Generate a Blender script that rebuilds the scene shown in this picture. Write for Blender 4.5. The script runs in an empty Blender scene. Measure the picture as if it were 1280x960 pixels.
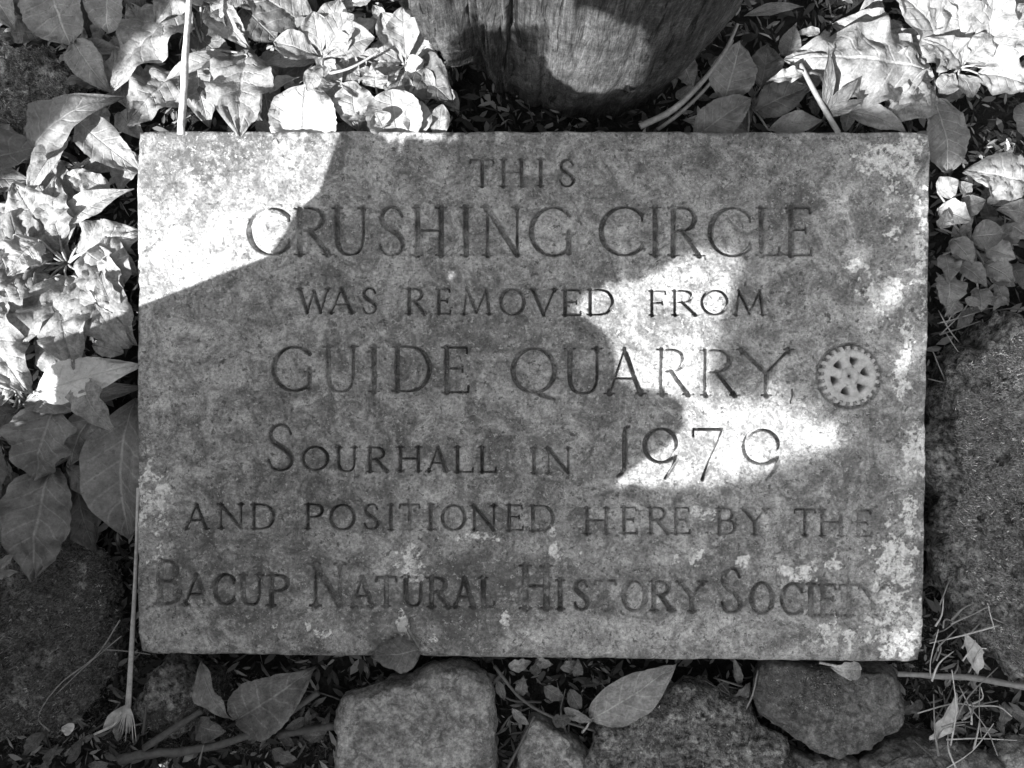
import bpy, math, random
import numpy as np
from mathutils import Vector, Matrix
from mathutils.bvhtree import BVHTree

rng = np.random.default_rng(7)
random.seed(7)

# ------------------------------------------------------------------ camera, sky, sun, exposure
SC = 0.0009            # metres per photograph pixel on the plaque face
ZP = 0.085             # height of the plaque face
HC = 1.05              # lens above the plaque face
CAMZ = ZP + HC
scene = bpy.context.scene
COL = scene.collection
cam_d = bpy.data.cameras.new('camera')
cam_d.sensor_width = 36.0
cam_d.lens = 36.0 * HC / (1280 * SC)
cam_d.clip_start = 0.02
cam_d.clip_end = 500
cam = bpy.data.objects.new('camera', cam_d)
cam.location = (0, 0, CAMZ)
COL.objects.link(cam)
scene.camera = cam

SUN_EL = math.radians(42)
az = Vector((-0.74, -0.67, 0)).normalized()
SUN = Vector((az.x * math.cos(SUN_EL), az.y * math.cos(SUN_EL), math.sin(SUN_EL)))   # towards the sun
SKY_STRENGTH = 0.138
SUN_STRENGTH = 5.0
scene.view_settings.view_transform = 'Standard'
scene.view_settings.look = 'None'
scene.view_settings.exposure = 1.62
scene.view_settings.gamma = 1.0

world = bpy.data.worlds.new('World')
scene.world = world
world.use_nodes = True
wn = world.node_tree.nodes
wl = world.node_tree.links
sky = wn.new('ShaderNodeTexSky')
sky.sky_type = 'NISHITA'
sky.sun_disc = False
sky.sun_elevation = SUN_EL
sky.sun_rotation = math.atan2(az.x, az.y)
bw = wn.new('ShaderNodeRGBToBW')              # the photograph is monochrome
wl.new(sky.outputs[0], bw.inputs[0])
wl.new(bw.outputs[0], wn['Background'].inputs[0])
wn['Background'].inputs[1].default_value = SKY_STRENGTH
sd = bpy.data.lights.new('sun', 'SUN')
sd.energy = SUN_STRENGTH
sd.angle = math.radians(0.45)
sun = bpy.data.objects.new('sun', sd)
sun.rotation_euler = SUN.to_track_quat('Z', 'Y').to_euler()
sun.location = SUN * 8
COL.objects.link(sun)

# ------------------------------------------------------------------ helpers
def P(px, py, z=0.0):
    k = SC * (CAMZ - z) / HC
    return Vector(((px - 640) * k, (480 - py) * k, z))

def _h(ix, iy, iz, seed):
    n = (ix.astype(np.int64) * 374761393 + iy.astype(np.int64) * 668265263 + iz.astype(np.int64) * 2147483647 + seed * 974634777) & 0xffffffff
    n = ((n ^ (n >> 13)) * 1274126177) & 0xffffffff
    n = ((n ^ (n >> 16)) * 2246822519) & 0xffffffff
    n = n ^ (n >> 15)
    return n.astype(np.float64) / 4294967295.0

def vnoise(x, y, z, seed=0):
    x, y, z = np.broadcast_arrays(np.asarray(x, float), np.asarray(y, float), np.asarray(z, float))
    fx, fy, fz = np.floor(x), np.floor(y), np.floor(z)
    tx, ty, tz = x - fx, y - fy, z - fz
    tx, ty, tz = (t * t * (3 - 2 * t) for t in (tx, ty, tz))
    ix, iy, iz = fx.astype(np.int64), fy.astype(np.int64), fz.astype(np.int64)
    r = 0
    if z.size > 64 and z.flat[0] == z.flat[-1] and z.strides.count(0) == z.ndim:      # constant third coordinate: 2D lattice is enough
        k = iz.flat[:1] * 0 + int(abs(float(z.flat[0])) * 1000)
        for dx in (0, 1):
            wx = tx if dx else 1 - tx
            for dy in (0, 1):
                r = r + wx * (ty if dy else 1 - ty) * _h(ix + dx, iy + dy, k, seed)
        return r * 2 - 1
    for dx in (0, 1):
        wx = tx if dx else 1 - tx
        for dy in (0, 1):
            wy = ty if dy else 1 - ty
            for dz in (0, 1):
                wz = tz if dz else 1 - tz
                r = r + wx * wy * wz * _h(ix + dx, iy + dy, iz + dz, seed)
    return r * 2 - 1

def fbm(x, y, z, seed=0, octv=4, gain=0.5):
    r = 0; a = 1.0
    for o in range(octv):
        r = r + a * vnoise(np.asarray(x) * 2 ** o + o * 17.3, np.asarray(y) * 2 ** o - o * 9.1, np.asarray(z) * 2 ** o + o * 3.7, seed + o)
        a *= gain
    return r

def sstep(a, b, x):
    t = np.clip((x - a) / (b - a), 0, 1)
    return t * t * (3 - 2 * t)

def mesh_np(name, V, F, smooth=True, uv=None, attrs=None):
    V = np.asarray(V, np.float32); me = bpy.data.meshes.new(name)
    F = np.asarray(F, np.int32); n = F.shape[1]
    me.vertices.add(len(V)); me.vertices.foreach_set('co', V.ravel())
    me.loops.add(F.size); me.loops.foreach_set('vertex_index', F.ravel())
    me.polygons.add(len(F))
    me.polygons.foreach_set('loop_start', np.arange(0, F.size, n, dtype=np.int32))
    me.polygons.foreach_set('use_smooth', np.full(len(F), smooth))
    if uv is not None:
        l = me.uv_layers.new(name='UVMap')
        l.data.foreach_set('uv', np.asarray(uv, np.float32)[F.ravel()].ravel())
    for k, a in (attrs or {}).items():
        at = me.attributes.new(k, 'FLOAT', 'POINT')
        at.data.foreach_set('value', np.asarray(a, np.float32))
    me.update(calc_edges=True)
    me.validate()
    return me

def obj(name, me, mat=None, parent=None):
    o = bpy.data.objects.new(name, me)
    COL.objects.link(o)
    if mat is not None and me is not None:
        me.materials.append(mat)
    if parent is not None:
        o.parent = parent
    return o

def tag(o, label=None, cat=None, group=None, kind=None):
    if label: o['label'] = label
    if cat: o['category'] = cat
    if group: o['group'] = group
    if kind: o['kind'] = kind
    return o

def thing(name, label, cat, group=None):
    return tag(obj(name, None), label, cat, group)

def grid_faces(nu, nv, close_v=False):
    i = np.arange(nu - 1)[:, None]; j = np.arange(nv if close_v else nv - 1)[None, :]
    a = i * nv + j; b = i * nv + (j + 1) % nv; c = (i + 1) * nv + (j + 1) % nv; d = (i + 1) * nv + j
    return np.stack([a, b, c, d], -1).reshape(-1, 4)

def tube(pts, radii, seg=6, jitter=0.0, seed=0):
    """one tapered tube along a polyline -> V, F (quads, closed by a collapsed ring at both ends)"""
    pts = [Vector(p) for p in pts]; n = len(pts)
    if not hasattr(radii, '__len__'):
        radii = [radii] * n
    pts = [pts[0]] + pts + [pts[-1]]; radii = [radii[0] * .02] + list(radii) + [radii[-1] * .02]
    V = []; up = Vector((0.13, 0.21, 1)).normalized()
    N = len(pts)
    r_ = random.Random(seed)
    for i, p in enumerate(pts):
        d = (pts[min(i + 1, N - 1)] - pts[max(i - 1, 0)])
        if d.length < 1e-9: d = Vector((1, 0, 0))
        d.normalize()
        s = d.cross(up)
        if s.length < .05: s = d.cross(Vector((1, 0, 0)))
        s.normalize(); t = s.cross(d)
        for k in range(seg):
            a = 2 * math.pi * k / seg
            rr = radii[i] * (1 + jitter * r_.uniform(-1, 1))
            V.append(p + s * math.cos(a) * rr + t * math.sin(a) * rr)
    return np.array([tuple(v) for v in V]), grid_faces(N, seg, True)

def curve_pts(ctrl, n):
    """Catmull-Rom through control points"""
    c = np.array([tuple(p) for p in ctrl], float)
    if len(c) == 2:
        return [Vector(c[0] + (c[1] - c[0]) * t) for t in np.linspace(0, 1, n)]
    c = np.vstack([2 * c[0] - c[1], c, 2 * c[-1] - c[-2]])
    out = []
    for t in np.linspace(0, len(c) - 3 - 1e-6, n):
        i = int(t); f = t - i
        p0, p1, p2, p3 = c[i:i + 4]
        out.append(Vector(.5 * ((2 * p1) + (-p0 + p2) * f + (2 * p0 - 5 * p1 + 4 * p2 - p3) * f * f + (-p0 + 3 * p1 - 3 * p2 + p3) * f ** 3)))
    return out

# ------------------------------------------------------------------ materials (all grey: monochrome photograph)
class NB:
    def __init__(s, name):
        s.m = bpy.data.materials.new(name); s.m.use_nodes = True
        s.t = s.m.node_tree; s.b = s.t.nodes['Principled BSDF']; s.out = s.t.nodes['Material Output']
    def n(s, typ, ins=None, **kw):
        nd = s.t.nodes.new('ShaderNode' + typ)
        for k, v in kw.items(): setattr(nd, k, v)
        for k, v in (ins or {}).items():
            if hasattr(v, 'is_output') or isinstance(v, bpy.types.NodeSocket): s.t.links.new(v, nd.inputs[k])
            else: nd.inputs[k].default_value = v
        return nd
    def noise(s, co, scale, detail=4, rough=.55, dist=0):
        return s.n('TexNoise', {'Vector': co, 'Scale': scale, 'Detail': detail, 'Roughness': rough, 'Distortion': dist}).outputs[0]
    def math(s, op, a, b=0.0, clamp=False):
        return s.n('Math', {0: a, 1: b}, operation=op, use_clamp=clamp).outputs[0]
    def rng(s, v, a, b, c, d):
        return s.n('MapRange', {'Value': v, 'From Min': a, 'From Max': b, 'To Min': c, 'To Max': d}).outputs[0]
    def mix(s, f, a, b):
        return s.n('Mix', {0: f, 2: a, 3: b}, data_type='FLOAT').outputs[0]
    def attr(s, name):
        return s.n('Attribute', attribute_name=name).outputs['Fac']
    def co(s, which='Object'):
        return s.n('TexCoord').outputs[which]
    def bump(s, h, strength, dist):
        b = s.n('Bump', {'Height': h, 'Strength': strength, 'Distance': dist})
        s.t.links.new(b.outputs[0], s.b.inputs['Normal'])
    def finish(s, col, rough=.8, spec=.3):
        s.t.links.new(col, s.b.inputs['Base Color'])
        if isinstance(rough, (int, float)): s.b.inputs['Roughness'].default_value = rough
        else: s.t.links.new(rough, s.b.inputs['Roughness'])
        s.b.inputs['Specular IOR Level'].default_value = spec
        return s.m

def mat_plaque():
    b = NB('weathered_sandstone'); c = b.co()
    big = b.rng(b.noise(c, 5, 6, .62, .6), .38, .62, .74, 1.2)
    blot = b.rng(b.noise(c, 26, 8, .75, 1.0), .42, .58, .62, 1.30)
    mid = b.rng(b.noise(c, 75, 7, .75), .37, .63, .66, 1.30)
    fin = b.rng(b.noise(c, 260, 4, .75), .37, .63, .66, 1.32)
    col = b.math('MULTIPLY', b.math('MULTIPLY', b.math('MULTIPLY', b.math('MULTIPLY', big, blot), mid), fin), .30)
    grime = b.rng(b.noise(c, 42, 7, .8, 1.2), .555, .60, 0, .6)
    col = b.mix(grime, col, .10)
    pits = b.rng(b.noise(c, 150, 4, .7), .57, .64, 0, .8)
    col = b.mix(pits, col, .055)
    st = b.math('MULTIPLY', b.attr('stain_shade'), b.rng(b.noise(c, 95, 5, .75), .38, .56, .1, 1), True)
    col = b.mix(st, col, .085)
    sp = b.rng(b.noise(c, 170, 5, .75), .585, .63, 0, .6)
    col = b.mix(sp, col, .55)
    li = b.math('MULTIPLY', b.attr('lichen'), b.rng(b.noise(c, 105, 7, .8), .43, .485, 0, 1), True)
    col = b.mix(li, col, b.rng(b.noise(c, 260, 3, .7), .38, .62, .52, .85))
    h = b.math('ADD', b.math('MULTIPLY', b.noise(c, 380, 4, .75), .6), b.math('MULTIPLY', b.noise(c, 110, 4, .7), 1.2))
    h = b.math('ADD', h, b.math('MULTIPLY', li, .5))
    b.bump(h, .42, .003)
    return b.finish(col, .92, .12)

def mat_stone(name, base, moss=0.0, scale=1.0, bump=.7, lo=.55, hi=1.4):
    b = NB(name); c = b.co()
    n1 = b.rng(b.noise(c, 20 * scale, 7, .7, .9), .40, .60, lo * .85, hi * 1.1)
    n2 = b.rng(b.noise(c, 190 * scale, 5, .75), .38, .62, .62 if moss == 0 else .2, 1.35 if moss == 0 else 2.0)
    n3 = b.rng(b.noise(c, 65 * scale, 6, .75), .40, .60, .65, 1.35)
    col = b.math('MULTIPLY', b.math('MULTIPLY', b.math('MULTIPLY', n1, n2), n3), base)
    sp = b.rng(b.noise(c, 120 * scale, 6, .8), .57, .62, 0, .45 + moss)
    col = b.mix(b.math('MINIMUM', sp, 1.0), col, min(base * 2.6, .7))
    dk = b.rng(b.noise(c, 50 * scale, 6, .75, .6), .55, .62, 0, .75)
    col = b.mix(dk, col, base * .3)
    h = b.math('ADD', b.noise(c, 280 * scale, 5, .75), b.math('MULTIPLY', b.noise(c, 70 * scale, 5, .7), 1.6))
    b.bump(h, bump, .008 if moss == 0 else .016)
    return b.finish(col, .9, .2)

def mat_leaf(name, base, vein=1.35, rough=.5, trans=.22, nvein=7, contrast=.25, spec=.4):
    b = NB(name)
    uv = b.n('UVMap').outputs[0]
    xyz = b.n('SeparateXYZ', {0: uv})
    u, v = xyz.outputs[0], xyz.outputs[1]
    av = b.math('ABSOLUTE', b.math('SUBTRACT', v, .5))
    midrib = b.rng(av, .008, .03, 1, 0)
    ph = b.math('FRACT', b.math('SUBTRACT', b.math('MULTIPLY', u, float(nvein)), b.math('MULTIPLY', av, 2.6)))
    lat = b.rng(b.math('ABSOLUTE', b.math('SUBTRACT', ph, .5)), .40, .5, 0, .6)
    lat = b.math('MULTIPLY', lat, b.rng(av, .35, .5, 1, .15))
    veins = b.math('MAXIMUM', midrib, lat)
    c = b.co()
    info = b.n('ObjectInfo').outputs['Random']
    n1 = b.rng(b.noise(c, 45, 6, .65), .36, .64, 1 - contrast, 1 + contrast)
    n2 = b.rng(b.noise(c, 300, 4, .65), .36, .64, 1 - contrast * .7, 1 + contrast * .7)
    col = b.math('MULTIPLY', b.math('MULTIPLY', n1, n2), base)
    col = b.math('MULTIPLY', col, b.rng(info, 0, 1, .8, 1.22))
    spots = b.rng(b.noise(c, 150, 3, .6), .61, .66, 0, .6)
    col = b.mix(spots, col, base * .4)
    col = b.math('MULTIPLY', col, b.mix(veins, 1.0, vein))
    h = b.math('ADD', b.math('MULTIPLY', veins, -.7), b.math('MULTIPLY', b.noise(c, 260, 4, .6), .8))
    b.bump(h, .8, .0016)
    b.finish(col, b.rng(b.noise(c, 120, 3), .3, .7, rough - .12, rough + .18), spec)
    tr = b.n('BsdfTranslucent', {'Color': col})
    mx = b.n('MixShader', {0: trans, 1: b.b.outputs[0], 2: tr.outputs[0]})
    b.t.links.new(mx.outputs[0], b.out.inputs[0])
    return b.m

def mat_attr(name, mul=1.0, rough=.8):
    b = NB(name)
    col = b.math('MULTIPLY', b.attr('val'), mul)
    return b.finish(col, rough, .2)

def mat_soil():
    b = NB('dark_soil'); c = b.co()
    col = b.math('MULTIPLY', b.rng(b.noise(c, 60, 6, .7), .3, .7, .4, 1.6), .035)
    cr = b.rng(b.noise(c, 260, 4, .7), .62, .68, 0, .7)
    col = b.mix(cr, col, .10)
    b.bump(b.math('ADD', b.noise(c, 180, 6, .75), b.noise(c, 50, 4, .6)), 1.0, .012)
    return b.finish(col, .95, .1)

def mat_wood():
    b = NB('weathered_wood'); c = b.co()
    s = b.n('Mapping', {'Vector': c, 'Scale': (1, 1, .10)}).outputs[0]
    g = b.rng(b.noise(s, 110, 7, .75, 1.0), .37, .63, .62, 1.38)
    g2 = b.rng(b.noise(s, 420, 5, .75, .5), .37, .63, .6, 1.4)
    bl = b.rng(b.noise(c, 16, 6, .7), .38, .62, .6, 1.35)
    sp = b.rng(b.noise(c, 230, 4, .7), .38, .62, .7, 1.3)
    col = b.math('MULTIPLY', b.math('MULTIPLY', b.math('MULTIPLY', b.math('MULTIPLY', g, g2), bl), sp), .098)
    cr = b.rng(b.noise(s, 60, 6, .7, 1.2), .60, .65, 0, .9)
    col = b.mix(cr, col, .018)
    b.bump(b.math('ADD', b.noise(s, 160, 7, .75, .8), b.math('MULTIPLY', cr, -1.5)), .9, .008)
    return b.finish(col, .88, .15)

def mat_straw(name, base):
    b = NB(name); c = b.co()
    s = b.n('Mapping', {'Vector': c, 'Scale': (1, 1, 1)}).outputs[0]
    col = b.math('MULTIPLY', b.rng(b.noise(s, 140, 5, .7), .3, .7, .65, 1.3), base)
    b.bump(b.noise(s, 300, 4, .7), .4, .001)
    return b.finish(col, .6, .3)

M = dict(
    plaque=mat_plaque(), soil=mat_soil(), wood=mat_wood(),
    stone_pale=mat_stone('pale_gritstone', .32, 0, 1.0, .55, .8, 1.2),
    stone_speck=mat_stone('lichen_gritstone', .34, .4, .8, 1.0),
    stone_dark=mat_stone('dark_gritstone', .14, 0, 1.0, .5, .75, 1.25),
    stone_mossy=mat_stone('mossy_rock', .28, .2, .7, 1.0),
    emblem=mat_straw('emblem_stone', .50),
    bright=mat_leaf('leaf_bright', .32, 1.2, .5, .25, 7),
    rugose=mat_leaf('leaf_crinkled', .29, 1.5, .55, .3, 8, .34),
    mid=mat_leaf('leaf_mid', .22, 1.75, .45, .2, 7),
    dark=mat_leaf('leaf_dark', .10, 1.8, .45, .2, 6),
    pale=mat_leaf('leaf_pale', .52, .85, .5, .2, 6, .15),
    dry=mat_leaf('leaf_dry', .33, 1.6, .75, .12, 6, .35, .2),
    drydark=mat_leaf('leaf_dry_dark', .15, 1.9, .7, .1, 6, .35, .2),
    straw=mat_straw('pale_straw', .50), straw2=mat_straw('dull_straw', .24), twig=mat_straw('twig_bark', .11),
    moss=mat_attr('moss'), litter=mat_attr('litter'),
)

# ------------------------------------------------------------------ ground
def axis_coords():
    fine = np.arange(-1.0, 1.0001, .009)
    far = 1.0 + np.cumsum(.012 * 1.16 ** np.arange(46))
    return np.concatenate([-far[::-1], fine, far])

gx = axis_coords()
GX, GY = np.meshgrid(gx, gx, indexing='ij')
def ground_z(x, y):
    x = np.asarray(x, float); y = np.asarray(y, float)
    z = .016 * fbm(x * 6, y * 6, 0.3, 11, 3) + .006 * fbm(x * 40, y * 40, .7, 21, 3)
    return z - .016
GZ = ground_z(GX, GY)
me = mesh_np('ground', np.stack([GX, GY, GZ], -1).reshape(-1, 3), grid_faces(len(gx), len(gx)))
ground = tag(obj('ground', me, M['soil']), kind='structure')

# ------------------------------------------------------------------ plaque: lettering cut into a real height field
def serif_letters():
    L = {}
    def arc(cx, cy, rx, ry, a0, a1, n=26, thick=True):
        a = np.radians(np.linspace(a0, a1, n))
        return [(cx + rx * math.cos(t), cy + ry * math.sin(t), (abs(math.cos(t)) ** 1.3 if thick else 0)) for t in a]
    def stem(x, y0=0., y1=1., w=1., s0=True, s1=True):
        r = [[(x, y0, w), (x, y1, w)]]
        if s0: r.append(('serif', x, y0))
        if s1: r.append(('serif', x, y1))
        return r
    def line(*p, w=0.): return [[(x, y, w) for x, y in p]]
    def cr(pts, n=30):
        q = curve_pts([Vector(p) for p in pts], n)
        return [[tuple(v) for v in q]]
    L['T'] = stem(.5, s1=False) + line((0, 1), (1, 1)) + line((0, 1), (-.02, .87)) + line((1, 1), (1.02, .87))
    L['H'] = stem(.1) + stem(.9) + line((.1, .52), (.9, .52))
    L['I'] = stem(.5)
    L['S'] = cr([(.90, .80, 0), (.76, .95, 0), (.48, 1, .1), (.2, .91, .5), (.12, .74, .8), (.28, .6, 1), (.55, .5, 1), (.82, .38, 1), (.93, .22, .7), (.8, .06, .3), (.5, 0, 0), (.2, .05, 0), (.06, .22, 0)], 40)
    L['C'] = [arc(.56, .5, .56, .5, 42, 318)] + line((.98, .83), (.99, .72)) + line((.98, .17), (.99, .27))
    L['G'] = [arc(.54, .5, .54, .5, 42, 312)] + stem(.92, .06, .44, 1, False, True)
    L['O'] = [arc(.5, .5, .5, .5, 0, 360, 40)]
    L['Q'] = L['O'] + cr([(.45, .04, .3), (.7, -.06, 1), (1.0, -.16, .3)], 12)
    bowl = [(.1, 1, 0), (.45, 1, 0), (.72, .93, .5), (.82, .77, 1), (.72, .6, .5), (.45, .52, 0), (.1, .52, 0)]
    L['R'] = stem(.1) + cr(bowl) + line((.42, .52), (.98, .0), w=.9) + [('serif', .98, 0)]
    L['P'] = stem(.14) + cr([(.14, 1, 0), (.5, 1, 0), (.85, .93, .5), (.95, .75, 1), (.85, .57, .5), (.5, .48, 0), (.14, .48, 0)])
    L['B'] = stem(.1) + cr([(.1, 1, 0), (.5, 1, 0), (.74, .93, .5), (.82, .78, 1), (.72, .6, .5), (.5, .53, 0), (.1, .53, 0)]) + cr([(.5, .53, 0), (.82, .47, .5), (.95, .28, 1), (.82, .07, .5), (.5, 0, 0), (.1, 0, 0)])
    L['U'] = [[(.14, 1, 1), (.14, .42, 1)]] + cr([(.14, .42, 1), (.17, .2, .9), (.3, .04, .3), (.52, 0, 0), (.75, .05, 0), (.87, .22, .1), (.9, .42, .2)]) + [[(.9, .42, .2), (.9, 1, .2)]] + [('serif', .14, 1), ('serif', .9, 1)]
    L['N'] = [[(.1, 0, .1), (.1, 1, .1)], [(.08, 1, 1), (.92, 0, 1)], [(.92, 0, .1), (.92, 1, .1)], ('serif', .1, 0), ('serif', .06, 1), ('serif', .92, 1)]
    L['L'] = stem(.16) + line((.16, 0), (.98, 0)) + line((.98, 0), (1.0, .16))
    L['E'] = stem(.14) + line((.14, 1), (.92, 1)) + line((.92, 1), (.94, .88)) + line((.14, .53), (.76, .53)) + line((.76, .59), (.76, .46)) + line((.14, 0), (.98, 0)) + line((.98, 0), (1., .14))
    L['F'] = stem(.16) + line((.16, 1), (.98, 1)) + line((.98, 1), (1., .87)) + line((.16, .52), (.8, .52)) + line((.8, .59), (.8, .45))
    L['W'] = line((.0, 1), (.27, 0), w=.9) + line((.27, 0), (.5, .9)) + line((.5, .9), (.74, 0), w=.9) + line((.74, 0), (1, 1)) + [('serif', 0, 1), ('serif', 1, 1)]
    L['A'] = line((.05, 0), (.5, 1)) + line((.5, 1), (.95, 0), w=1) + line((.2, .34), (.8, .34)) + [('serif', .04, 0), ('serif', .96, 0)]
    L['M'] = line((.06, 0), (.16, 1)) + line((.16, 1), (.5, .06), w=.9) + line((.5, .06), (.84, 1)) + line((.84, 1), (.94, 0), w=.9) + [('serif', .06, 0), ('serif', .94, 0)]
    L['V'] = line((.0, 1), (.5, 0), w=1) + line((.5, 0), (1, 1)) + [('serif', 0, 1), ('serif', 1, 1)]
    L['D'] = stem(.1) + cr([(.1, 1, 0), (.48, 1, 0), (.8, .88, .5), (.98, .5, 1), (.8, .12, .5), (.48, 0, 0), (.1, 0, 0)])
    L['Y'] = line((.0, 1), (.52, .48), w=.9) + line((1, 1), (.52, .48)) + stem(.52, 0, .5, 1, True, False) + [('serif', 0, 1), ('serif', 1, 1)]
    L['1'] = cr([(.2, -.06, .1), (.55, .05, .6), (.62, .35, .9), (.62, .75, .9), (.66, 1., .5), (.85, 1.04, .0)], 20)
    L['9'] = [arc(.48, .64, .48, .36, 0, 360, 36)] + cr([(.96, .64, .9), (.95, .42, .8), (.84, .18, .5), (.6, -.06, .1)], 16)
    L['7'] = line((.02, 1), (.98, 1), w=.15) + line((.02, 1), (.0, .86)) + cr([(.98, 1, .2), (.78, .62, .8), (.56, .3, 1), (.3, -.08, .5)], 14)
    L[','] = cr([(.6, 1, 1), (.65, .6, .8), (.3, 0, 0)], 8)
    return L

TEXT = [
    (199, 232, 'T', 589, 617), (199, 232, 'H', 627, 655), (199, 232, 'I', 668, 684), (199, 232, 'S', 700, 719),
    (260, 318, 'C', 312, 362), (260, 318, 'R', 370, 410), (260, 318, 'U', 415, 458), (259, 319, 'S', 473, 506),
    (259, 318, 'H', 518, 555), (259, 318, 'I', 572, 593), (259, 319, 'N', 605, 650), (259, 319, 'G', 664, 715),
    (259, 319, 'C', 752, 804), (259, 318, 'I', 809, 829), (259, 318, 'R', 838, 875), (259, 319, 'C', 888, 938), (259, 318, 'L', 948, 975), (259, 318, 'E', 985, 1015),
    (361, 391, 'W', 374, 409), (361, 391, 'A', 413, 441), (360, 392, 'S', 452, 470),
    (361, 392, 'R', 509, 531), (361, 392, 'E', 546, 563), (361, 392, 'M', 578, 614), (361, 393, 'O', 626, 655), (361, 393, 'V', 666, 693),
    (362, 393, 'E', 703, 726), (362, 393, 'D', 735, 767), (363, 393, 'F', 812, 832), (363, 393, 'R', 841, 870), (363, 393, 'O', 878, 910), (363, 393, 'M', 918, 956),
    (434, 489, 'G', 342, 390), (433, 489, 'U', 404, 445), (434, 489, 'I', 458, 478), (434, 489, 'D', 492, 538), (434, 490, 'E', 554, 586),
    (436, 491, 'Q', 641, 693), (436, 492, 'U', 706, 751), (436, 492, 'A', 760, 803), (436, 492, 'R', 824, 861), (437, 493, 'R', 879, 920), (437, 494, 'Y', 928, 987), (488, 504, ',', 986, 994),
    (531, 588, 'S', 334, 367), (559, 588, 'O', 378, 409), (559, 589, 'U', 420, 446), (559, 589, 'R', 460, 484), (559, 589, 'H', 497, 525), (559, 589, 'A', 535, 559), (559, 590, 'L', 568, 591), (559, 590, 'L', 599, 620),
    (560, 591, 'I', 660, 674), (560, 591, 'N', 683, 713), (536, 592, '1', 768, 790), (536, 594, '9', 806, 848), (537, 595, '7', 867, 905), (537, 596, '9', 931, 977),
    (631, 661, 'A', 232, 259), (631, 661, 'N', 273, 303), (631, 661, 'D', 314, 342), (631, 661, 'P', 381, 403), (631, 662, 'O', 413, 442), (631, 662, 'S', 455, 474),
    (631, 662, 'I', 481, 495), (631, 662, 'T', 500, 524), (631, 662, 'I', 531, 545), (632, 663, 'O', 553, 581), (632, 663, 'N', 590, 620), (632, 663, 'E', 634, 654), (633, 664, 'D', 663, 692),
    (635, 667, 'H', 731, 761), (635, 667, 'E', 778, 797), (635, 667, 'R', 811, 835), (635, 667, 'E', 843, 863), (636, 668, 'B', 897, 920), (636, 668, 'Y', 930, 957),
    (637, 669, 'T', 994, 1019), (637, 670, 'H', 1025, 1054), (638, 670, 'E', 1071, 1090),
    (702, 755, 'B', 196, 224), (719, 756, 'A', 230, 260), (719, 756, 'C', 268, 292), (719, 756, 'U', 299, 326), (720, 757, 'P', 336, 360),
    (705, 757, 'N', 390, 427), (722, 758, 'A', 439, 465), (722, 758, 'T', 471, 495), (722, 758, 'U', 503, 528), (723, 759, 'R', 537, 561), (723, 759, 'A', 568, 593), (723, 759, 'L', 601, 617),
    (707, 760, 'H', 654, 687), (725, 761, 'I', 693, 707), (725, 762, 'S', 718, 736), (726, 762, 'T', 744, 769), (726, 763, 'O', 779, 807), (727, 763, 'R', 815, 840), (727, 764, 'Y', 851, 879),
    (711, 766, 'S', 902, 928), (729, 767, 'O', 940, 966), (730, 768, 'C', 978, 1003), (730, 768, 'I', 1007, 1020), (731, 768, 'E', 1026, 1046), (731, 769, 'T', 1050, 1074), (731, 769, 'Y', 1079, 1106),
]
EMB = (1061.5, 470.0, 37.5)

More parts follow.
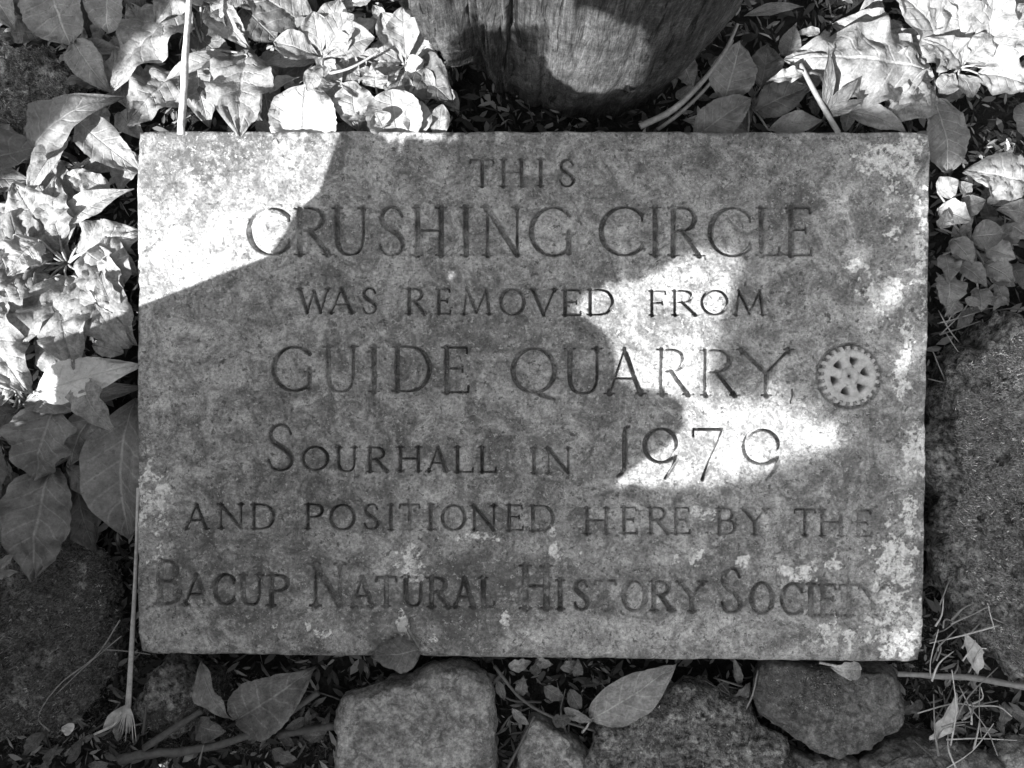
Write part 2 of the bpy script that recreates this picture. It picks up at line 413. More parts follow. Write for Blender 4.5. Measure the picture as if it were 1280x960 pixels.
def build_plaque():
    nx, ny = 1060, 710
    cor = np.array([(171, 163), (1164, 165), (1153.5, 829), (172, 819)], float)
    # parameters with one doubled row all round for the sides
    u = np.concatenate([[0], np.linspace(0, 1, nx), [1]])[None, :]; v = np.concatenate([[0], np.linspace(0, 1, ny), [1]])[:, None]
    PX = cor[0, 0] * (1 - u) * (1 - v) + cor[1, 0] * u * (1 - v) + cor[2, 0] * u * v + cor[3, 0] * (1 - u) * v
    PY = cor[0, 1] * (1 - u) * (1 - v) + cor[1, 1] * u * (1 - v) + cor[2, 1] * u * v + cor[3, 1] * (1 - u) * v
    # groove depth in pixels
    D = np.zeros_like(PX)
    Ls = serif_letters()
    def cut(ax, ay, bx, by, wa, wb):
        m = max(wa, wb) + 1.5
        # both x and y are close to affine in the indices
        c0 = int((min(ax, bx) - m - 172) / 993 * nx) - 8; c1 = int((max(ax, bx) + m - 171) / 981 * nx) + 10
        r0 = int((min(ay, by) - m - 165) / 666 * ny) - 8; r1 = int((max(ay, by) + m - 163) / 655 * ny) + 10
        c0 = max(c0, 0); r0 = max(r0, 0)
        X = PX[r0:r1, c0:c1]; Y = PY[r0:r1, c0:c1]
        dx, dy = bx - ax, by - ay; l2 = dx * dx + dy * dy + 1e-9
        t = np.clip(((X - ax) * dx + (Y - ay) * dy) / l2, 0, 1)
        d = np.hypot(X - ax - t * dx, Y - ay - t * dy)
        w = wa + (wb - wa) * t
        dep = np.clip(w - d, 0, None) * 3.0 + 4.2 * sstep(0, .9, w - d)
        sub = D[r0:r1, c0:c1]
        np.maximum(sub, dep, out=sub)
    lr = random.Random(3)
    for (y0, y1, ch, x0, x1) in TEXT:
        h = y1 - y0; T = 1.4 + .038 * h; t = 1.05 + .013 * h
        if y0 > 695: T *= 1.3; t *= 1.4
        jx, jy = lr.uniform(-.6, .6), lr.uniform(-.5, .5)
        X = lambda x: x0 + jx + x * (x1 - x0); Y = lambda y: y1 + jy - y * h
        for st in Ls[ch]:
            if st[0] == 'serif':
                _, sx, sy = st
                hl = T * .9 + .055 * h
                s = 1 if sy < .5 else -1
                cut(X(sx) - hl, Y(sy), X(sx) + hl, Y(sy), t * .75, t * .75)
                cut(X(sx), Y(sy) - s * hl * .7, X(sx), Y(sy), T * .75, T * 1.2)
            else:
                for (a, b) in zip(st[:-1], st[1:]):
                    cut(X(a[0]), Y(a[1]), X(b[0]), Y(b[1]), t + (T - t) * a[2], t + (T - t) * b[2])
    mx, my = PX * SC, PY * SC
    wear = np.clip(.95 + .35 * fbm(mx * 28, my * 28, 0, 5, 3), .45, 1.25)
    low = sstep(600, 720, PY); wear = wear - low * (.16 + .35 * np.clip(fbm(mx * 22, my * 22, 7.7, 55, 3) + .1, 0, 1))
    D = np.minimum(D, 10.5) * np.clip(wear, .2, 1.2)
    # emblem seat: a ring cut round it and a deep field behind its spokes
    re = np.hypot(PX - EMB[0], PY - EMB[1]) / EMB[2]
    D = np.maximum(D, 5.5 * sstep(.80, .85, re) * (1 - sstep(1.04, 1.13, re)))
    D = np.maximum(D, 26 * (1 - sstep(.70, .74, re)))
    # worn arris and chips
    de = np.minimum.reduce([u * 985 + 0 * v, (1 - u) * 985 + 0 * v, v * 660 + 0 * u, (1 - v) * 660 + 0 * u])
    chip = np.clip(fbm(mx * 40, my * 40, 1, 31, 4) - .25, 0, 1) * 5
    rad = 3.5 + 1.5 * fbm(mx * 30, my * 30, 2, 41, 2) + chip
    bot = sstep(30, 8, (1 - v) * 660 + 0 * u)
    corner = np.exp(-((np.minimum(u, 1 - u) * 985) ** 2 + (np.minimum(v, 1 - v) * 660) ** 2) / 200.)
    rad = np.maximum(rad + bot * 6 + corner * 9, 1.2)
    e = np.clip(1 - de / rad, 0, 1)
    edge = rad * (1 - np.sqrt(np.clip(1 - e * e, 0, 1)))
    # fine shallow margin line along the top edge
    relief = .55 * fbm(mx * 18, my * 18, 3, 51, 3) + .42 * fbm(mx * 130, my * 130, 4, 61, 3, .6)
    pit = np.clip(fbm(mx * 210, my * 210, 5, 71, 2) - .5, 0, 1) * 1.8
    Z = ZP + SC * (-D - edge + relief * .9 - pit)
    # rough sides reach down into the soil
    side = np.zeros_like(Z, bool); side[0] = side[-1] = True; side[:, 0] = side[:, -1] = True
    Z = np.where(side, -.02, Z)
    k = SC
    ew = np.exp(-de / 14.)
    PX = PX + ew * .7 * fbm(mx * 35, my * 35, 8, 47, 3); PY = PY + ew * .7 * fbm(mx * 35, my * 35, 9, 48, 3)
    Xw = (PX - 640) * k; Yw = (480 - PY) * k
    V = np.stack([Xw, Yw, Z], -1).reshape(-1, 3)
    F = grid_faces(ny + 2, nx + 2)[:, ::-1]
    # lichen and staining where they grow, plus soft shade painted at the upper left
    li = np.zeros_like(PX)
    nli = .6 * fbm(mx * 95, my * 95, 1.3, 81, 4, .7); nst = .4 * fbm(mx * 25, my * 25, 2.3, 91, 3)
    def spot(cx, cy, rx, ry, a=1.0):
        d = np.hypot((PX - cx) / rx, (PY - cy) / ry) + nli
        np.maximum(li, sstep(1.0, .86, d + (1.12 - min(a, 1.12)) * .85), out=li)
    for s in [(514, 700, 17, 24, 1), (505, 780, 9, 14, .9), (1106, 365, 28, 30, .85), (1146, 565, 17, 30, 1.3), (190, 640, 22, 62, .68), (186, 590, 10, 30, .8), (998, 716, 22, 10, 1.1), (1043, 707, 13, 9, 1.2),
              (1120, 760, 46, 90, .62), (1128, 800, 26, 30, 1.1), (1135, 215, 34, 60, .7), (1150, 320, 14, 120, .55), (1120, 700, 30, 50, .8), (632, 775, 9, 14, .7), (540, 798, 8, 6, .9), (600, 672, 50, 12, .2),
              (1090, 200, 60, 30, .3), (880, 640, 30, 12, .4), (870, 690, 16, 20, .5), (700, 690, 40, 30, .2), (1060, 790, 60, 30, .35), (1130, 445, 18, 70, .55), (380, 790, 60, 16, .1), (1135, 640, 16, 40, .7), (1075, 330, 14, 10, .8), (1118, 290, 10, 14, .8), (1146, 250, 10, 24, .9), (1110, 185, 20, 10, .8), (178, 620, 8, 40, 1), (200, 612, 9, 8, .9), (1096, 735, 10, 12, .8), (930, 700, 10, 8, .6), (845, 700, 8, 10, .6), (1140, 420, 9, 20, .7)]:
        spot(*s)
    stn_shade = np.zeros_like(PX)
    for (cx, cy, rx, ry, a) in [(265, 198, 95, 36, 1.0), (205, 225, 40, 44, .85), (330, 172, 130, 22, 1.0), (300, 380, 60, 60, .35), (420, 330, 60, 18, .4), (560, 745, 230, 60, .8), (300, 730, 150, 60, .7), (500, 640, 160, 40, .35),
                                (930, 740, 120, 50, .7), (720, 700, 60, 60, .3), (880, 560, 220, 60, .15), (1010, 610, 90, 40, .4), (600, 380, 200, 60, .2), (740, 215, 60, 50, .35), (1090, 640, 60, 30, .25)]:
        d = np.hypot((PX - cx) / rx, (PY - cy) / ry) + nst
        stn_shade = np.maximum(stn_shade, a * sstep(1.25, .3, d))
    V[:, 2] += np.where(side, 0, SC * 1.1 * li * sstep(-.05, .25, fbm(mx * 110, my * 110, 3.1, 83, 3))).ravel()
    me = mesh_np('plaque_slab', V, F, True, attrs={'lichen': li.ravel(), 'stain_shade': np.clip(stn_shade, 0, 1).ravel()})
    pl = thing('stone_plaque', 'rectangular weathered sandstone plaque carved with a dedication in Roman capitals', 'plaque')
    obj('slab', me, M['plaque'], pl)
    # ---- gear emblem, one piece per member
    cx, cy = (EMB[0] - 640) * SC, (480 - EMB[1]) * SC; R = EMB[2] * SC
    zt = ZP + .0034; zb = ZP - .024
    em = obj('emblem', None, None, pl)
    em['label'] = 'round gear wheel emblem with six spokes'
    def ring(prof, n, rf=None):
        V = []
        for (r, z) in prof:
            for k in range(n):
                a = 2 * math.pi * k / n
                rr = r * (rf(k, r) if rf else 1) * R
                wob = .00035 * math.sin(7 * a + r * 9) + .0003 * math.sin(23 * a + r * 5)
                V.append((cx + rr * math.cos(a), cy + rr * math.sin(a), z + wob))
        return np.array(V), grid_faces(len(prof), n, True)
    teeth = lambda k, r: 1.0 if r < .93 else (1.0 if (k % 8) < 4 else .90)
    V, F = ring([(.64, zb), (.64, zt - .002), (.67, zt - .0005), (.72, zt), (.84, zt), (.87, zt - .0012), (.90, zt - .001), (.96, zt - .0004), (1.0, zt - .002), (1.01, zb)], 192, teeth)
    obj('rim', mesh_np('rim', V, F[:, ::-1]), M['emblem'], em)
    V, F = ring([(.02, zb), (.06, zt - .003), (.10, zt - .0005), (.16, zt + .0006), (.26, zt + .0004), (.31, zt - .001), (.33, zb)], 48)
    obj('hub', mesh_np('hub', V, F[:, ::-1]), M['emblem'], em)
    for i in range(6):
        a = math.radians(15 + 60 * i + 30)
        V = []
        secs = np.linspace(.29, .68, 7)
        for r in secs:
            w = .135 + .07 * abs((r - .46) / .2) ** 1.5
            for (o_, z) in [(-w, zb), (-w, zt - .0025), (-w * .6, zt - .0008), (0, zt - .0003), (w * .6, zt - .0008), (w, zt - .0025), (w, zb)]:
                V.append((cx + R * (r * math.cos(a) - o_ * math.sin(a)), cy + R * (r * math.sin(a) + o_ * math.cos(a)), z))
        obj('spoke', mesh_np('spoke', V, grid_faces(7, 7)), M['emblem'], em)
build_plaque()

# ------------------------------------------------------------------ tree trunk behind the plaque
TC = Vector((.084, .500)); TR = .185
def trunk_r(z):
    return TR * (.935 + .075 * sstep(0, .16, z) - .06 * sstep(.3, 1.0, z))
def build_trunk():
    t = thing('tree_trunk', 'thick weathered tree trunk with vertical cracks standing behind the plaque', 'tree trunk')
    n, zs = 300, np.concatenate([np.linspace(-.04, .62, 150), np.linspace(.63, 1.0, 24)])
    A, Zz = np.meshgrid(np.linspace(0, 2 * math.pi, n, endpoint=False), zs)
    ca, sa = np.cos(A), np.sin(A)
    g = fbm(ca * 5, sa * 5, Zz * 1.1, 101, 3) * .006 + fbm(ca * 26, sa * 26, Zz * 2.5, 111, 3) * .0032 + fbm(ca * 3, sa * 3, Zz * 6, 141, 2) * .004
    cr = np.abs(vnoise(ca * 9, sa * 9, Zz * 1.4, 121))
    cr2 = np.abs(vnoise(ca * 17 + 3, sa * 17, Zz * 2.2, 122))
    left = sstep(math.radians(262), math.radians(238), A) * .85 + .15
    g = g * (.5 + .5 * left) - left * .012 * sstep(.09, .0, cr) - left * .006 * sstep(.1, .0, cr2) + fbm(ca * 12, sa * 12, Zz * 22, 151, 3) * .0016
    r = trunk_r(Zz) + g
    r = np.where(Zz > .9, r * (1 - .06 * sstep(.9, 1.0, Zz)), r)
    top = .05 * fbm(ca * 4, sa * 4, 0, 131, 3)
    Zf = np.where(Zz > .6, Zz + top * sstep(.6, 1.0, Zz), Zz)
    V = np.stack([TC.x + r * ca, TC.y + r * sa, Zf], -1)
    cap = V[-1:].copy(); cap[..., 0] = TC.x + (cap[..., 0] - TC.x) * .5; cap[..., 1] = TC.y + (cap[..., 1] - TC.y) * .5; cap[..., 2] -= .04
    cap2 = cap.copy(); cap2[..., 0] = TC.x; cap2[..., 1] = TC.y; cap2[..., 2] = .93
    V = np.concatenate([V, cap, cap2])
    obj('trunk', mesh_np('trunk', V.reshape(-1, 3), grid_faces(len(zs) + 2, n, True)), M['wood'], t)
    # split slabs of outer wood standing off on the left, each its own piece
    for (a0, a1, off, zb, ztp, sd) in [(math.radians(200), math.radians(227), .030, .045, .75, 1), (math.radians(232), math.radians(244), .008, .03, .7, 2), (math.radians(178), math.radians(199), .010, .02, .8, 3)]:
        na, nz = 26, 90
        a = np.linspace(a0, a1, na)[None, :]; zz = np.linspace(0, 1, nz)[:, None]
        lo = zb + .06 * fbm(a * 70, 0 * a, sd, 150 + sd, 3)
        Zs = lo + (ztp - lo) * zz
        am = a + .03 * fbm(Zs * 6, 0 * Zs, sd, 160 + sd, 3)
        edge = np.minimum(np.linspace(0, 1, na), 1 - np.linspace(0, 1, na))[None, :]
        rr = trunk_r(Zs) + off * sstep(0, .12, edge) + .004 * fbm(am * 60, Zs * 4, sd, 170 + sd, 4) + .006 * vnoise(am * 25, Zs * 5, sd, 180)
        rr = rr - .02 * sstep(.06, 0, zz) + .004 * fbm(am * 140, Zs * 9, sd, 190, 3)
        V = np.stack([TC.x + rr * np.cos(am), TC.y + rr * np.sin(am), Zs], -1).reshape(-1, 3)
        Vi = V.copy(); Vi[:, 0] = TC.x + (V[:, 0] - TC.x) * .9; Vi[:, 1] = TC.y + (V[:, 1] - TC.y) * .9
        F1 = grid_faces(nz, na); F2 = F1[:, ::-1] + nz * na
        rim = []
        idx = np.arange(nz * na).reshape(nz, na)
        loop = np.concatenate([idx[0], idx[1:, -1], idx[-1, -2::-1], idx[-2:0:-1, 0]])
        nx_ = np.roll(loop, -1)
        F3 = np.stack([nx_, loop, loop + nz * na, nx_ + nz * na], -1)
        obj('bark_slab', mesh_np('bark_slab', np.vstack([V, Vi]), np.vstack([F1, F2, F3])), M['wood'], t)
build_trunk()

# ------------------------------------------------------------------ stones
BVH = {}
def stone(label, outline, top, seed, mat, rough=.004, flat=.75, group=None, cat='stone', name='stone', nseg=230, tiltx=0, tilty=0, rings=64, sink=.03):
    pts = [P(x, y, top * .7) for x, y in outline]
    q = curve_pts(pts[-1:] + pts + pts[:2], 400)
    d = [q[i] for i in range(len(q))]
    # closed loop: keep the middle section
    m = len(pts); q = curve_pts([pts[i % m] for i in range(-1, m + 2)], (m + 2) * 40)[40:40 + m * 40]
    q = np.array([tuple(v) for v in q])
    seg = np.r_[0, np.cumsum(np.linalg.norm(np.diff(q[:, :2], axis=0, append=q[:1, :2]), axis=1))]
    s = np.linspace(0, seg[-1], nseg, endpoint=False)
    qx = np.interp(s, seg, np.r_[q[:, 0], q[0, 0]]); qy = np.interp(s, seg, np.r_[q[:, 1], q[0, 1]])
    cx, cy = qx.mean(), qy.mean()
    prof = [(.90, -sink), (.97, top * .15)]
    for k in range(8):
        a = k / 7 * math.pi / 2
        prof.append((1 - (1 - flat) * .5 * (1 - math.cos(a)) * 1.0, top * (.45 + .47 * math.sin(a))))
    r0 = prof[-1][0]
    for k in range(1, rings):
        f = r0 * (1 - k / (rings - 1)); prof.append((max(f, 0.0005), top * (.92 + .08 * (1 - (f / r0) ** 2))))
    V = []
    for (f, z) in prof:
        X = cx + (qx - cx) * f; Y = cy + (qy - cy) * f
        Z = z + (tiltx * (X - cx) + tilty * (Y - cy)) * np.clip(z / top, 0, 1)
        V.append(np.stack([X, Y, Z + 0 * X], -1))
    V = np.array(V)
    n1 = fbm(V[..., 0] * 22, V[..., 1] * 22, V[..., 2] * 22, seed, 3); n2 = fbm(V[..., 0] * 90, V[..., 1] * 90, V[..., 2] * 90, seed + 9, 3)
    rad = np.stack([V[..., 0] - cx, V[..., 1] - cy, V[..., 2] - top * .2], -1); rad /= np.linalg.norm(rad, axis=-1, keepdims=True) + 1e-6
    rad[..., 2] = np.abs(rad[..., 2])
    fac = np.abs(fbm(V[..., 0] * 13, V[..., 1] * 13, V[..., 2] * 13, seed + 29, 2))      # broken facets
    n1 = n1 - 1.6 * fac + .6
    n3 = fbm(V[..., 0] * 260, V[..., 1] * 260, V[..., 2] * 260, seed + 19, 2)
    V = V + rad * (rough * (1.6 * n1 + .7 * n2 + .28 * n3))[..., None]
    F = grid_faces(len(prof), nseg, True)
    me = mesh_np(name, V.reshape(-1, 3), F)
    o = tag(obj(name, me, mat), label, cat, group)
    BVH[o.name] = BVHTree.FromPolygons([tuple(v) for v in V.reshape(-1, 3)], [tuple(f) for f in F])
    return o

STG = 'stones set in the soil round the plaque'
s1 = stone('smooth pale squarish stone edging the plaque under its carved word NATURAL', [(424, 985), (418, 930), (424, 878), (445, 866), (500, 852), (545, 834), (590, 836), (610, 862), (616, 920), (614, 985), (520, 1000)], .060, 3, M['stone_pale'], .0035, .82, STG)
s2 = stone('small grey stone wedged between the squarish stone and the lichen-speckled one', [(650, 985), (655, 925), (668, 900), (700, 915), (735, 950), (740, 985)], .040, 5, M['stone_pale'], .004, .7, STG)
s3 = stone('rounded stone covered in pale lichen specks below the oval leaf', [(735, 1000), (738, 930), (760, 905), (810, 880), (860, 858), (900, 866), (945, 900), (985, 940), (1000, 1000), (870, 1030)], .062, 7, M['stone_speck'], .007, .62, STG)
s4 = stone('dark smooth stone with a mossy corner under the carved word SOCIETY', [(950, 845), (975, 826), (1030, 836), (1110, 838), (1125, 860), (1131, 905), (1095, 930), (1055, 945), (1000, 925), (957, 890)], .058, 9, M['stone_dark'], .0035, .84, STG)
s5 = stone('large mossy boulder beside the right edge of the plaque', [(1185, 470), (1215, 430), (1290, 395), (1400, 420), (1420, 640), (1400, 830), (1290, 850), (1230, 800), (1195, 740), (1172, 660), (1168, 560)], .085, 13, M['stone_mossy'], .010, .66, STG, 'boulder', 'boulder', 320, rings=100)
s6 = stone('low dark mossy stone beneath the shaded leaves by the plaque corner', [(-60, 700), (40, 665), (120, 690), (150, 760), (140, 830), (80, 900), (-40, 930), (-100, 820)], .040, 17, M['stone_mossy'], .008, .6, STG, nseg=230, rings=70)
s7 = stone('low stone in the soil below the straw tangle', [(1085, 1000), (1100, 945), (1140, 925), (1210, 930), (1250, 960), (1250, 1010)], .035, 19, M['stone_dark'], .006, .7, STG)
s8 = stone('small rounded pale stone at the foot of the straw tangle', [(1252, 955), (1270, 935), (1300, 932), (1320, 960), (1290, 990), (1258, 985)], .032, 23, M['stone_pale'], .004, .7, STG)
s9 = stone('low mossy stone half buried under the plaque corner beside the frayed straw', [(190, 850), (230, 826), (262, 838), (272, 870), (250, 905), (205, 915), (172, 890)], .034, 29, M['stone_mossy'], .007, .6, STG)
s10 = stone('dark earthy stone under leaves beyond the plaque corner', [(-60, 60), (20, 55), (75, 75), (90, 120), (60, 165), (-10, 180), (-70, 140)], .040, 31, M['stone_mossy'], .008, .6, STG)
s11 = stone('dark stone edging the soil between speckled and smooth stones', [(965, 985), (985, 945), (1040, 950), (1075, 965), (1080, 1000), (1000, 1010)], .028, 37, M['stone_dark'], .006, .7, STG)

# ------------------------------------------------------------------ moss and litter (uncountable)
def surf_z(x, y, tree):
    if tree is None: return float(ground_z(x, y)), Vector((0, 0, 1))
    h = tree.ray_cast(Vector((x, y, .5)), Vector((0, 0, -1)))
    return (h[0].z, h[1]) if h[0] is not None else (None, None)

def in_poly(x, y, poly):
    c = False; j = len(poly) - 1
    for i in range(len(poly)):
        xi, yi = poly[i]; xj, yj = poly[j]
        if (yi > y) != (yj > y) and x < (xj - xi) * (y - yi) / (yj - yi) + xi: c = not c
        j = i
    return c

def moss(poly, n, tree, parent, seed, size=.005, val=(.04, .16), clump=None, name='moss', bright=.06):
    r = random.Random(seed); V = []; F = []; A = []
    xs = [p[0] for p in poly]; ys = [p[1] for p in poly]
    g_ = np.random.default_rng(seed); N = n * 6
    cx, cy = g_.uniform(min(xs), max(xs), N), g_.uniform(min(ys), max(ys), N)
    inside = np.zeros(N, bool); j = len(poly) - 1
    for i in range(len(poly)):
        inside ^= ((ys[i] > cy) != (ys[j] > cy)) & (cx < (xs[j] - xs[i]) * (cy - ys[i]) / (ys[j] - ys[i] + 1e-9) + xs[i]); j = i
    cx, cy = cx[inside], cy[inside]
    kk = SC * (CAMZ - .03) / HC; wx, wy = (cx - 640) * kk, (480 - cy) * kk
    if clump is not None:
        keep = fbm(wx * 38, wy * 38, seed * 1.0, 200 + seed, 2) > clump; wx, wy = wx[keep], wy[keep]
    gz = ground_z(wx, wy)
    k = 0
    for w0, w1, z0 in zip(wx, wy, gz):
        if k >= n: break
        w = Vector((w0, w1, 0))
        z = float(z0) if tree is None else surf_z(w.x, w.y, tree)[0]
        if z is None: continue
        k += 1
        g = r.uniform(*val) * (3.0 if r.random() < bright else 1)
        for _ in range(5):
            a = r.uniform(0, 6.283); l = size * r.uniform(.5, 1.4); tl = r.uniform(.15, .9)
            bx, by = w.x + r.uniform(-1, 1) * size * .5, w.y + r.uniform(-1, 1) * size * .5
            dx, dy = math.cos(a), math.sin(a); hw = size * .13
            i = len(V)
            V += [(bx - dy * hw, by + dx * hw, z - .001), (bx + dy * hw, by - dx * hw, z - .001), (bx + dx * l * tl, by + dy * l * tl, z + l * (1.1 - tl))]
            F.append((i, i + 1, i + 2)); A += [g * .7, g * .7, g * r.uniform(.8, 1.3)]
    me = mesh_np(name, V, F, False, attrs={'val': A})
    return tag(obj(name, me, M['moss'], parent), kind='stuff')

moss([(1170, 470), (1290, 390), (1290, 850), (1225, 800), (1170, 680)], 15000, BVH[s5.name], s5, 1, .0052, (.06, .6), -.3)
moss([(-10, 660), (150, 690), (150, 850), (60, 930), (-10, 930)], 8000, BVH[s6.name], s6, 2, .0056, (.05, .34), -.35, bright=.03)
moss([(740, 1000), (735, 930), (860, 855), (1000, 960)], 1400, BVH[s3.name], s3, 3, .0034, (.15, .4), .0, bright=.15)
moss([(948, 830), (1035, 826), (1045, 868), (1000, 880), (955, 870)], 900, BVH[s4.name], s4, 4, .0036, (.12, .32), None)
moss([(180, 830), (275, 830), (270, 910), (190, 915)], 1100, BVH[s9.name], s9, 5, .0045, (.07, .25), -.3)
moss([(-10, 50), (95, 60), (95, 150), (-10, 175)], 1400, BVH[s10.name], s10, 6, .0050, (.10, .35), -.3, bright=.1)
moss([(-10, 690), (240, 690), (240, 960), (-10, 960)], 5000, None, None, 7, .0055, (.05, .2), -.2, 'ground_moss', .04)
moss([(240, 830), (420, 900), (420, 960), (120, 960)], 1300, None, None, 8, .0055, (.05, .2), -.1, 'ground_moss', .05)
moss([(1130, 700), (1280, 830), (1280, 960), (1080, 960)], 1300, None, None, 9, .0050, (.05, .2), 0, 'ground_moss', .04)

def litter(n, seed):
    r = random.Random(seed); V = []; F = []; A = []; pos = []
    while len(pos) < n:
        if len(pos) < n * .55: px, py = r.uniform(-40, 1320), r.uniform(-40, 1000)
        else: px, py = r.gauss(640, 700), r.gauss(480, 620)              # the bed goes on all round
        if 176 < px < 1148 and 170 < py < 814: continue
        c = P(px, py, 0); pos.append((c.x, c.y))
    gz = ground_z(np.array([p[0] for p in pos]), np.array([p[1] for p in pos]))
    for (cx_, cy_), g0 in zip(pos, gz):
        c = Vector((cx_, cy_, 0)); z = float(g0) + r.uniform(.001, .009)
        a = r.uniform(0, 6.283); l = r.choice([r.uniform(.002, .007), r.uniform(.004, .013)]); w = l * r.uniform(.06, .40)
        dx, dy = math.cos(a), math.sin(a); i = len(V)
        t1, t2 = r.uniform(-.4, .4), r.uniform(-.5, .5)
        for (s, q, h) in [(-1, 0, -t1), (-.3, -1, .35), (.4, -.8, t1 + .2), (1, .1, t1), (.4, .8, .2 + t2), (-.3, 1, .3 + t2)]:
            V.append((c.x + dx * l * s - dy * w * q, c.y + dy * l * s + dx * w * q, z + h * l * .6))
        F += [(i, i + 1, i + 2, i + 5), (i + 2, i + 3, i + 4, i + 5)]
        A += [r.choice([.03, .045, .06, .09, .12, .2, .3]) * r.uniform(.6, 1.3)] * 6
    me = mesh_np('leaf_litter', V, F, False, attrs={'val': A})
    tag(obj('leaf_litter', me, M['litter']), kind='stuff')
litter(21000, 5)

# ------------------------------------------------------------------ leaves
def prof(kind, u):
    if kind == 'ovate': return np.sin(np.pi * u ** .72) ** .85
    if kind == 'obovate': return np.sin(np.pi * u ** 1.45) ** .75
    if kind == 'round': return np.sqrt(np.clip(1 - (2 * u - 1) ** 2, 0, 1)) ** .9
    if kind == 'lance': return np.sin(np.pi * u ** .85) ** 1.2
    if kind == 'cordate': return np.clip(np.sqrt(np.clip(1 - (1.75 * u - .75) ** 2, 0, 1)) * (1 - .25 * u), 0, 1) * sstep(-.02, .06, u)
    return np.sin(np.pi * u) ** .8

LEAFN = [0]
def leaf(parent, b, t, w, mat='mid', kind='elliptic', arch=.12, bend=0., cup=.15, fold=.15, wave=.10, nw=3, rug=0., nvein=7, roll=0., lobes=0., teeth=.02, stalk=None, nu=30, nv=17, tipcurl=0., label=None, cat=None, name='leaf', group=None, crum=.24):
    """b, t: (px, py, z) of base and tip; w: full width in photo pixels"""
    LEAFN[0] += 1; sd = LEAFN[0]; r = random.Random(sd * 13 + 5)
    B = P(*b); T = P(*t); ax = T - B; L = ax.length; ax.normalize()
    side = ax.cross(Vector((0, 0, 1)))
    side.normalize(); side = Matrix.Rotation(roll, 3, ax) @ side
    nn = side.cross(ax)
    W = w * SC * .5
    u = np.linspace(0, 1, nu)[:, None]; v = np.linspace(-1, 1, nv)[None, :]
    hw = prof(kind, np.clip(u, .004, .996)) * W
    av = np.abs(v)
    marg = 1 + teeth * np.sin(u * L / .0035 * 6.283 * .5 + v) + .05 * vnoise(u * 5 + sd, np.sign(v) * 3.1, sd, 300)
    if lobes: marg = marg * (1 - lobes * (.5 + .5 * np.cos(u * 2 * math.pi * 3.3 + .6 * np.sign(v))))
    ph1, ph2 = r.uniform(0, 6), r.uniform(0, 6)
    wv = np.where(v < 0, np.sin(2 * math.pi * nw * u + ph1), np.sin(2 * math.pi * nw * u * 1.13 + ph2)) * wave * av ** 2
    z = (fold * av + cup * v * v + wv) * hw
    if rug:
        s = u * nvein - av * 1.3
        bump = np.abs(np.sin(math.pi * s)) ** .55 * np.clip(av / .14, 0, 1) ** .6 * (1 - .6 * av ** 3)
        z = z + rug * W * bump * sstep(0, .1, u) * sstep(1, .9, u)
        z = z + rug * .8 * W * fbm(u * 9, v * 4, sd, 310, 2) * av ** .3
    z = z + crum * W * fbm(u * 5 + sd, v * 2.2, sd * 1.7, 320, 3) * (.35 + .65 * av)
    sp = arch * L * 4 * u * (1 - u) - tipcurl * L * np.clip(u - .6, 0, 1) ** 2 * 4
    lat = bend * L * 4 * u * (1 - u)
    Bn, an, sn, nv_ = (np.array(tuple(q)) for q in (B, ax, side, nn))
    V = Bn + an * (L * u)[..., None] * np.ones_like(v)[..., None] + sn * (lat + hw * marg * v)[..., None] + nv_ * (sp + z)[..., None]
    uv = np.stack([u + 0 * v, (v * .5 + .5) + 0 * u], -1).reshape(-1, 2)
    V = V.reshape(-1, 3); F = grid_faces(nu, nv)
    if stalk is not None:
        S = P(*stalk)
        mid = (S + B) * .5 + Vector((0, 0, .004))
        tv, tf = tube(curve_pts([S, mid, B, B + ax * L * .05], 7), [.0018, .0016, .0014, .0013, .0012, .0012, .0010], 5)
        F = np.vstack([F, tf + len(V)]); V = np.vstack([V, tv]); uv = np.vstack([uv, np.tile([[.5, .5]], (len(tv), 1))])
    low = V[:, 2].min()
    me = mesh_np(name, V, F, True, uv)
    o = obj(name, me, M[mat], parent)
    if label and cat: tag(o, label, cat, group)
    return o

def plant(name, label, cat, centre, leaves, group=None, stem_r=.003):
    """centre: (px, py, z) of the crown the stalks spring from; leaves: dicts"""
    t = thing(name, label, cat, group)
    c = P(*centre)
    g = float(ground_z(c.x, c.y))
    tv, tf = tube(curve_pts([Vector((c.x, c.y, g - .01)), Vector((c.x + .002, c.y, (g + c.z) / 2)), c], 6), [stem_r * 1.5, stem_r * 1.3, stem_r * 1.2, stem_r * 1.1, stem_r, stem_r * .8], 7)
    obj('stem', mesh_np('stem', tv, tf), M['mid'], t)
    for lf in leaves:
        lf = dict(lf); st = lf.pop('stalk', True)
        leaf(t, lf.pop('b'), lf.pop('t'), lf.pop('w'), stalk=centre if st else None, **lf)
    return t

def lf(b, t, w, mat='mid', **k): return dict(b=b, t=t, w=w, mat=mat, **k)
RG = dict(rug=.13, wave=.26, cup=.05, fold=.16, kind='ovate', nvein=8, crum=.20)
RS = dict(kind='obovate', cup=.25, fold=.1, arch=.14, wave=.06)

# top left corner: rounded dim leaves hanging over the mossy stone
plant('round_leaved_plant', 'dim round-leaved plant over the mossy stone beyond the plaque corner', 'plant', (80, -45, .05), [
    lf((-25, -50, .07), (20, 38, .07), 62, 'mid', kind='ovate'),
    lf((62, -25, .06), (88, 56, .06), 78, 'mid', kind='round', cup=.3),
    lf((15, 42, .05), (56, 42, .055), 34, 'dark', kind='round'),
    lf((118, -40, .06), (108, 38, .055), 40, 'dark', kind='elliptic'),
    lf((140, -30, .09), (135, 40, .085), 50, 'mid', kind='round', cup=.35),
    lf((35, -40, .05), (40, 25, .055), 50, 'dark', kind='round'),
    lf((175, -30, .05), (172, 20, .05), 44, 'dark', kind='ovate'),
])
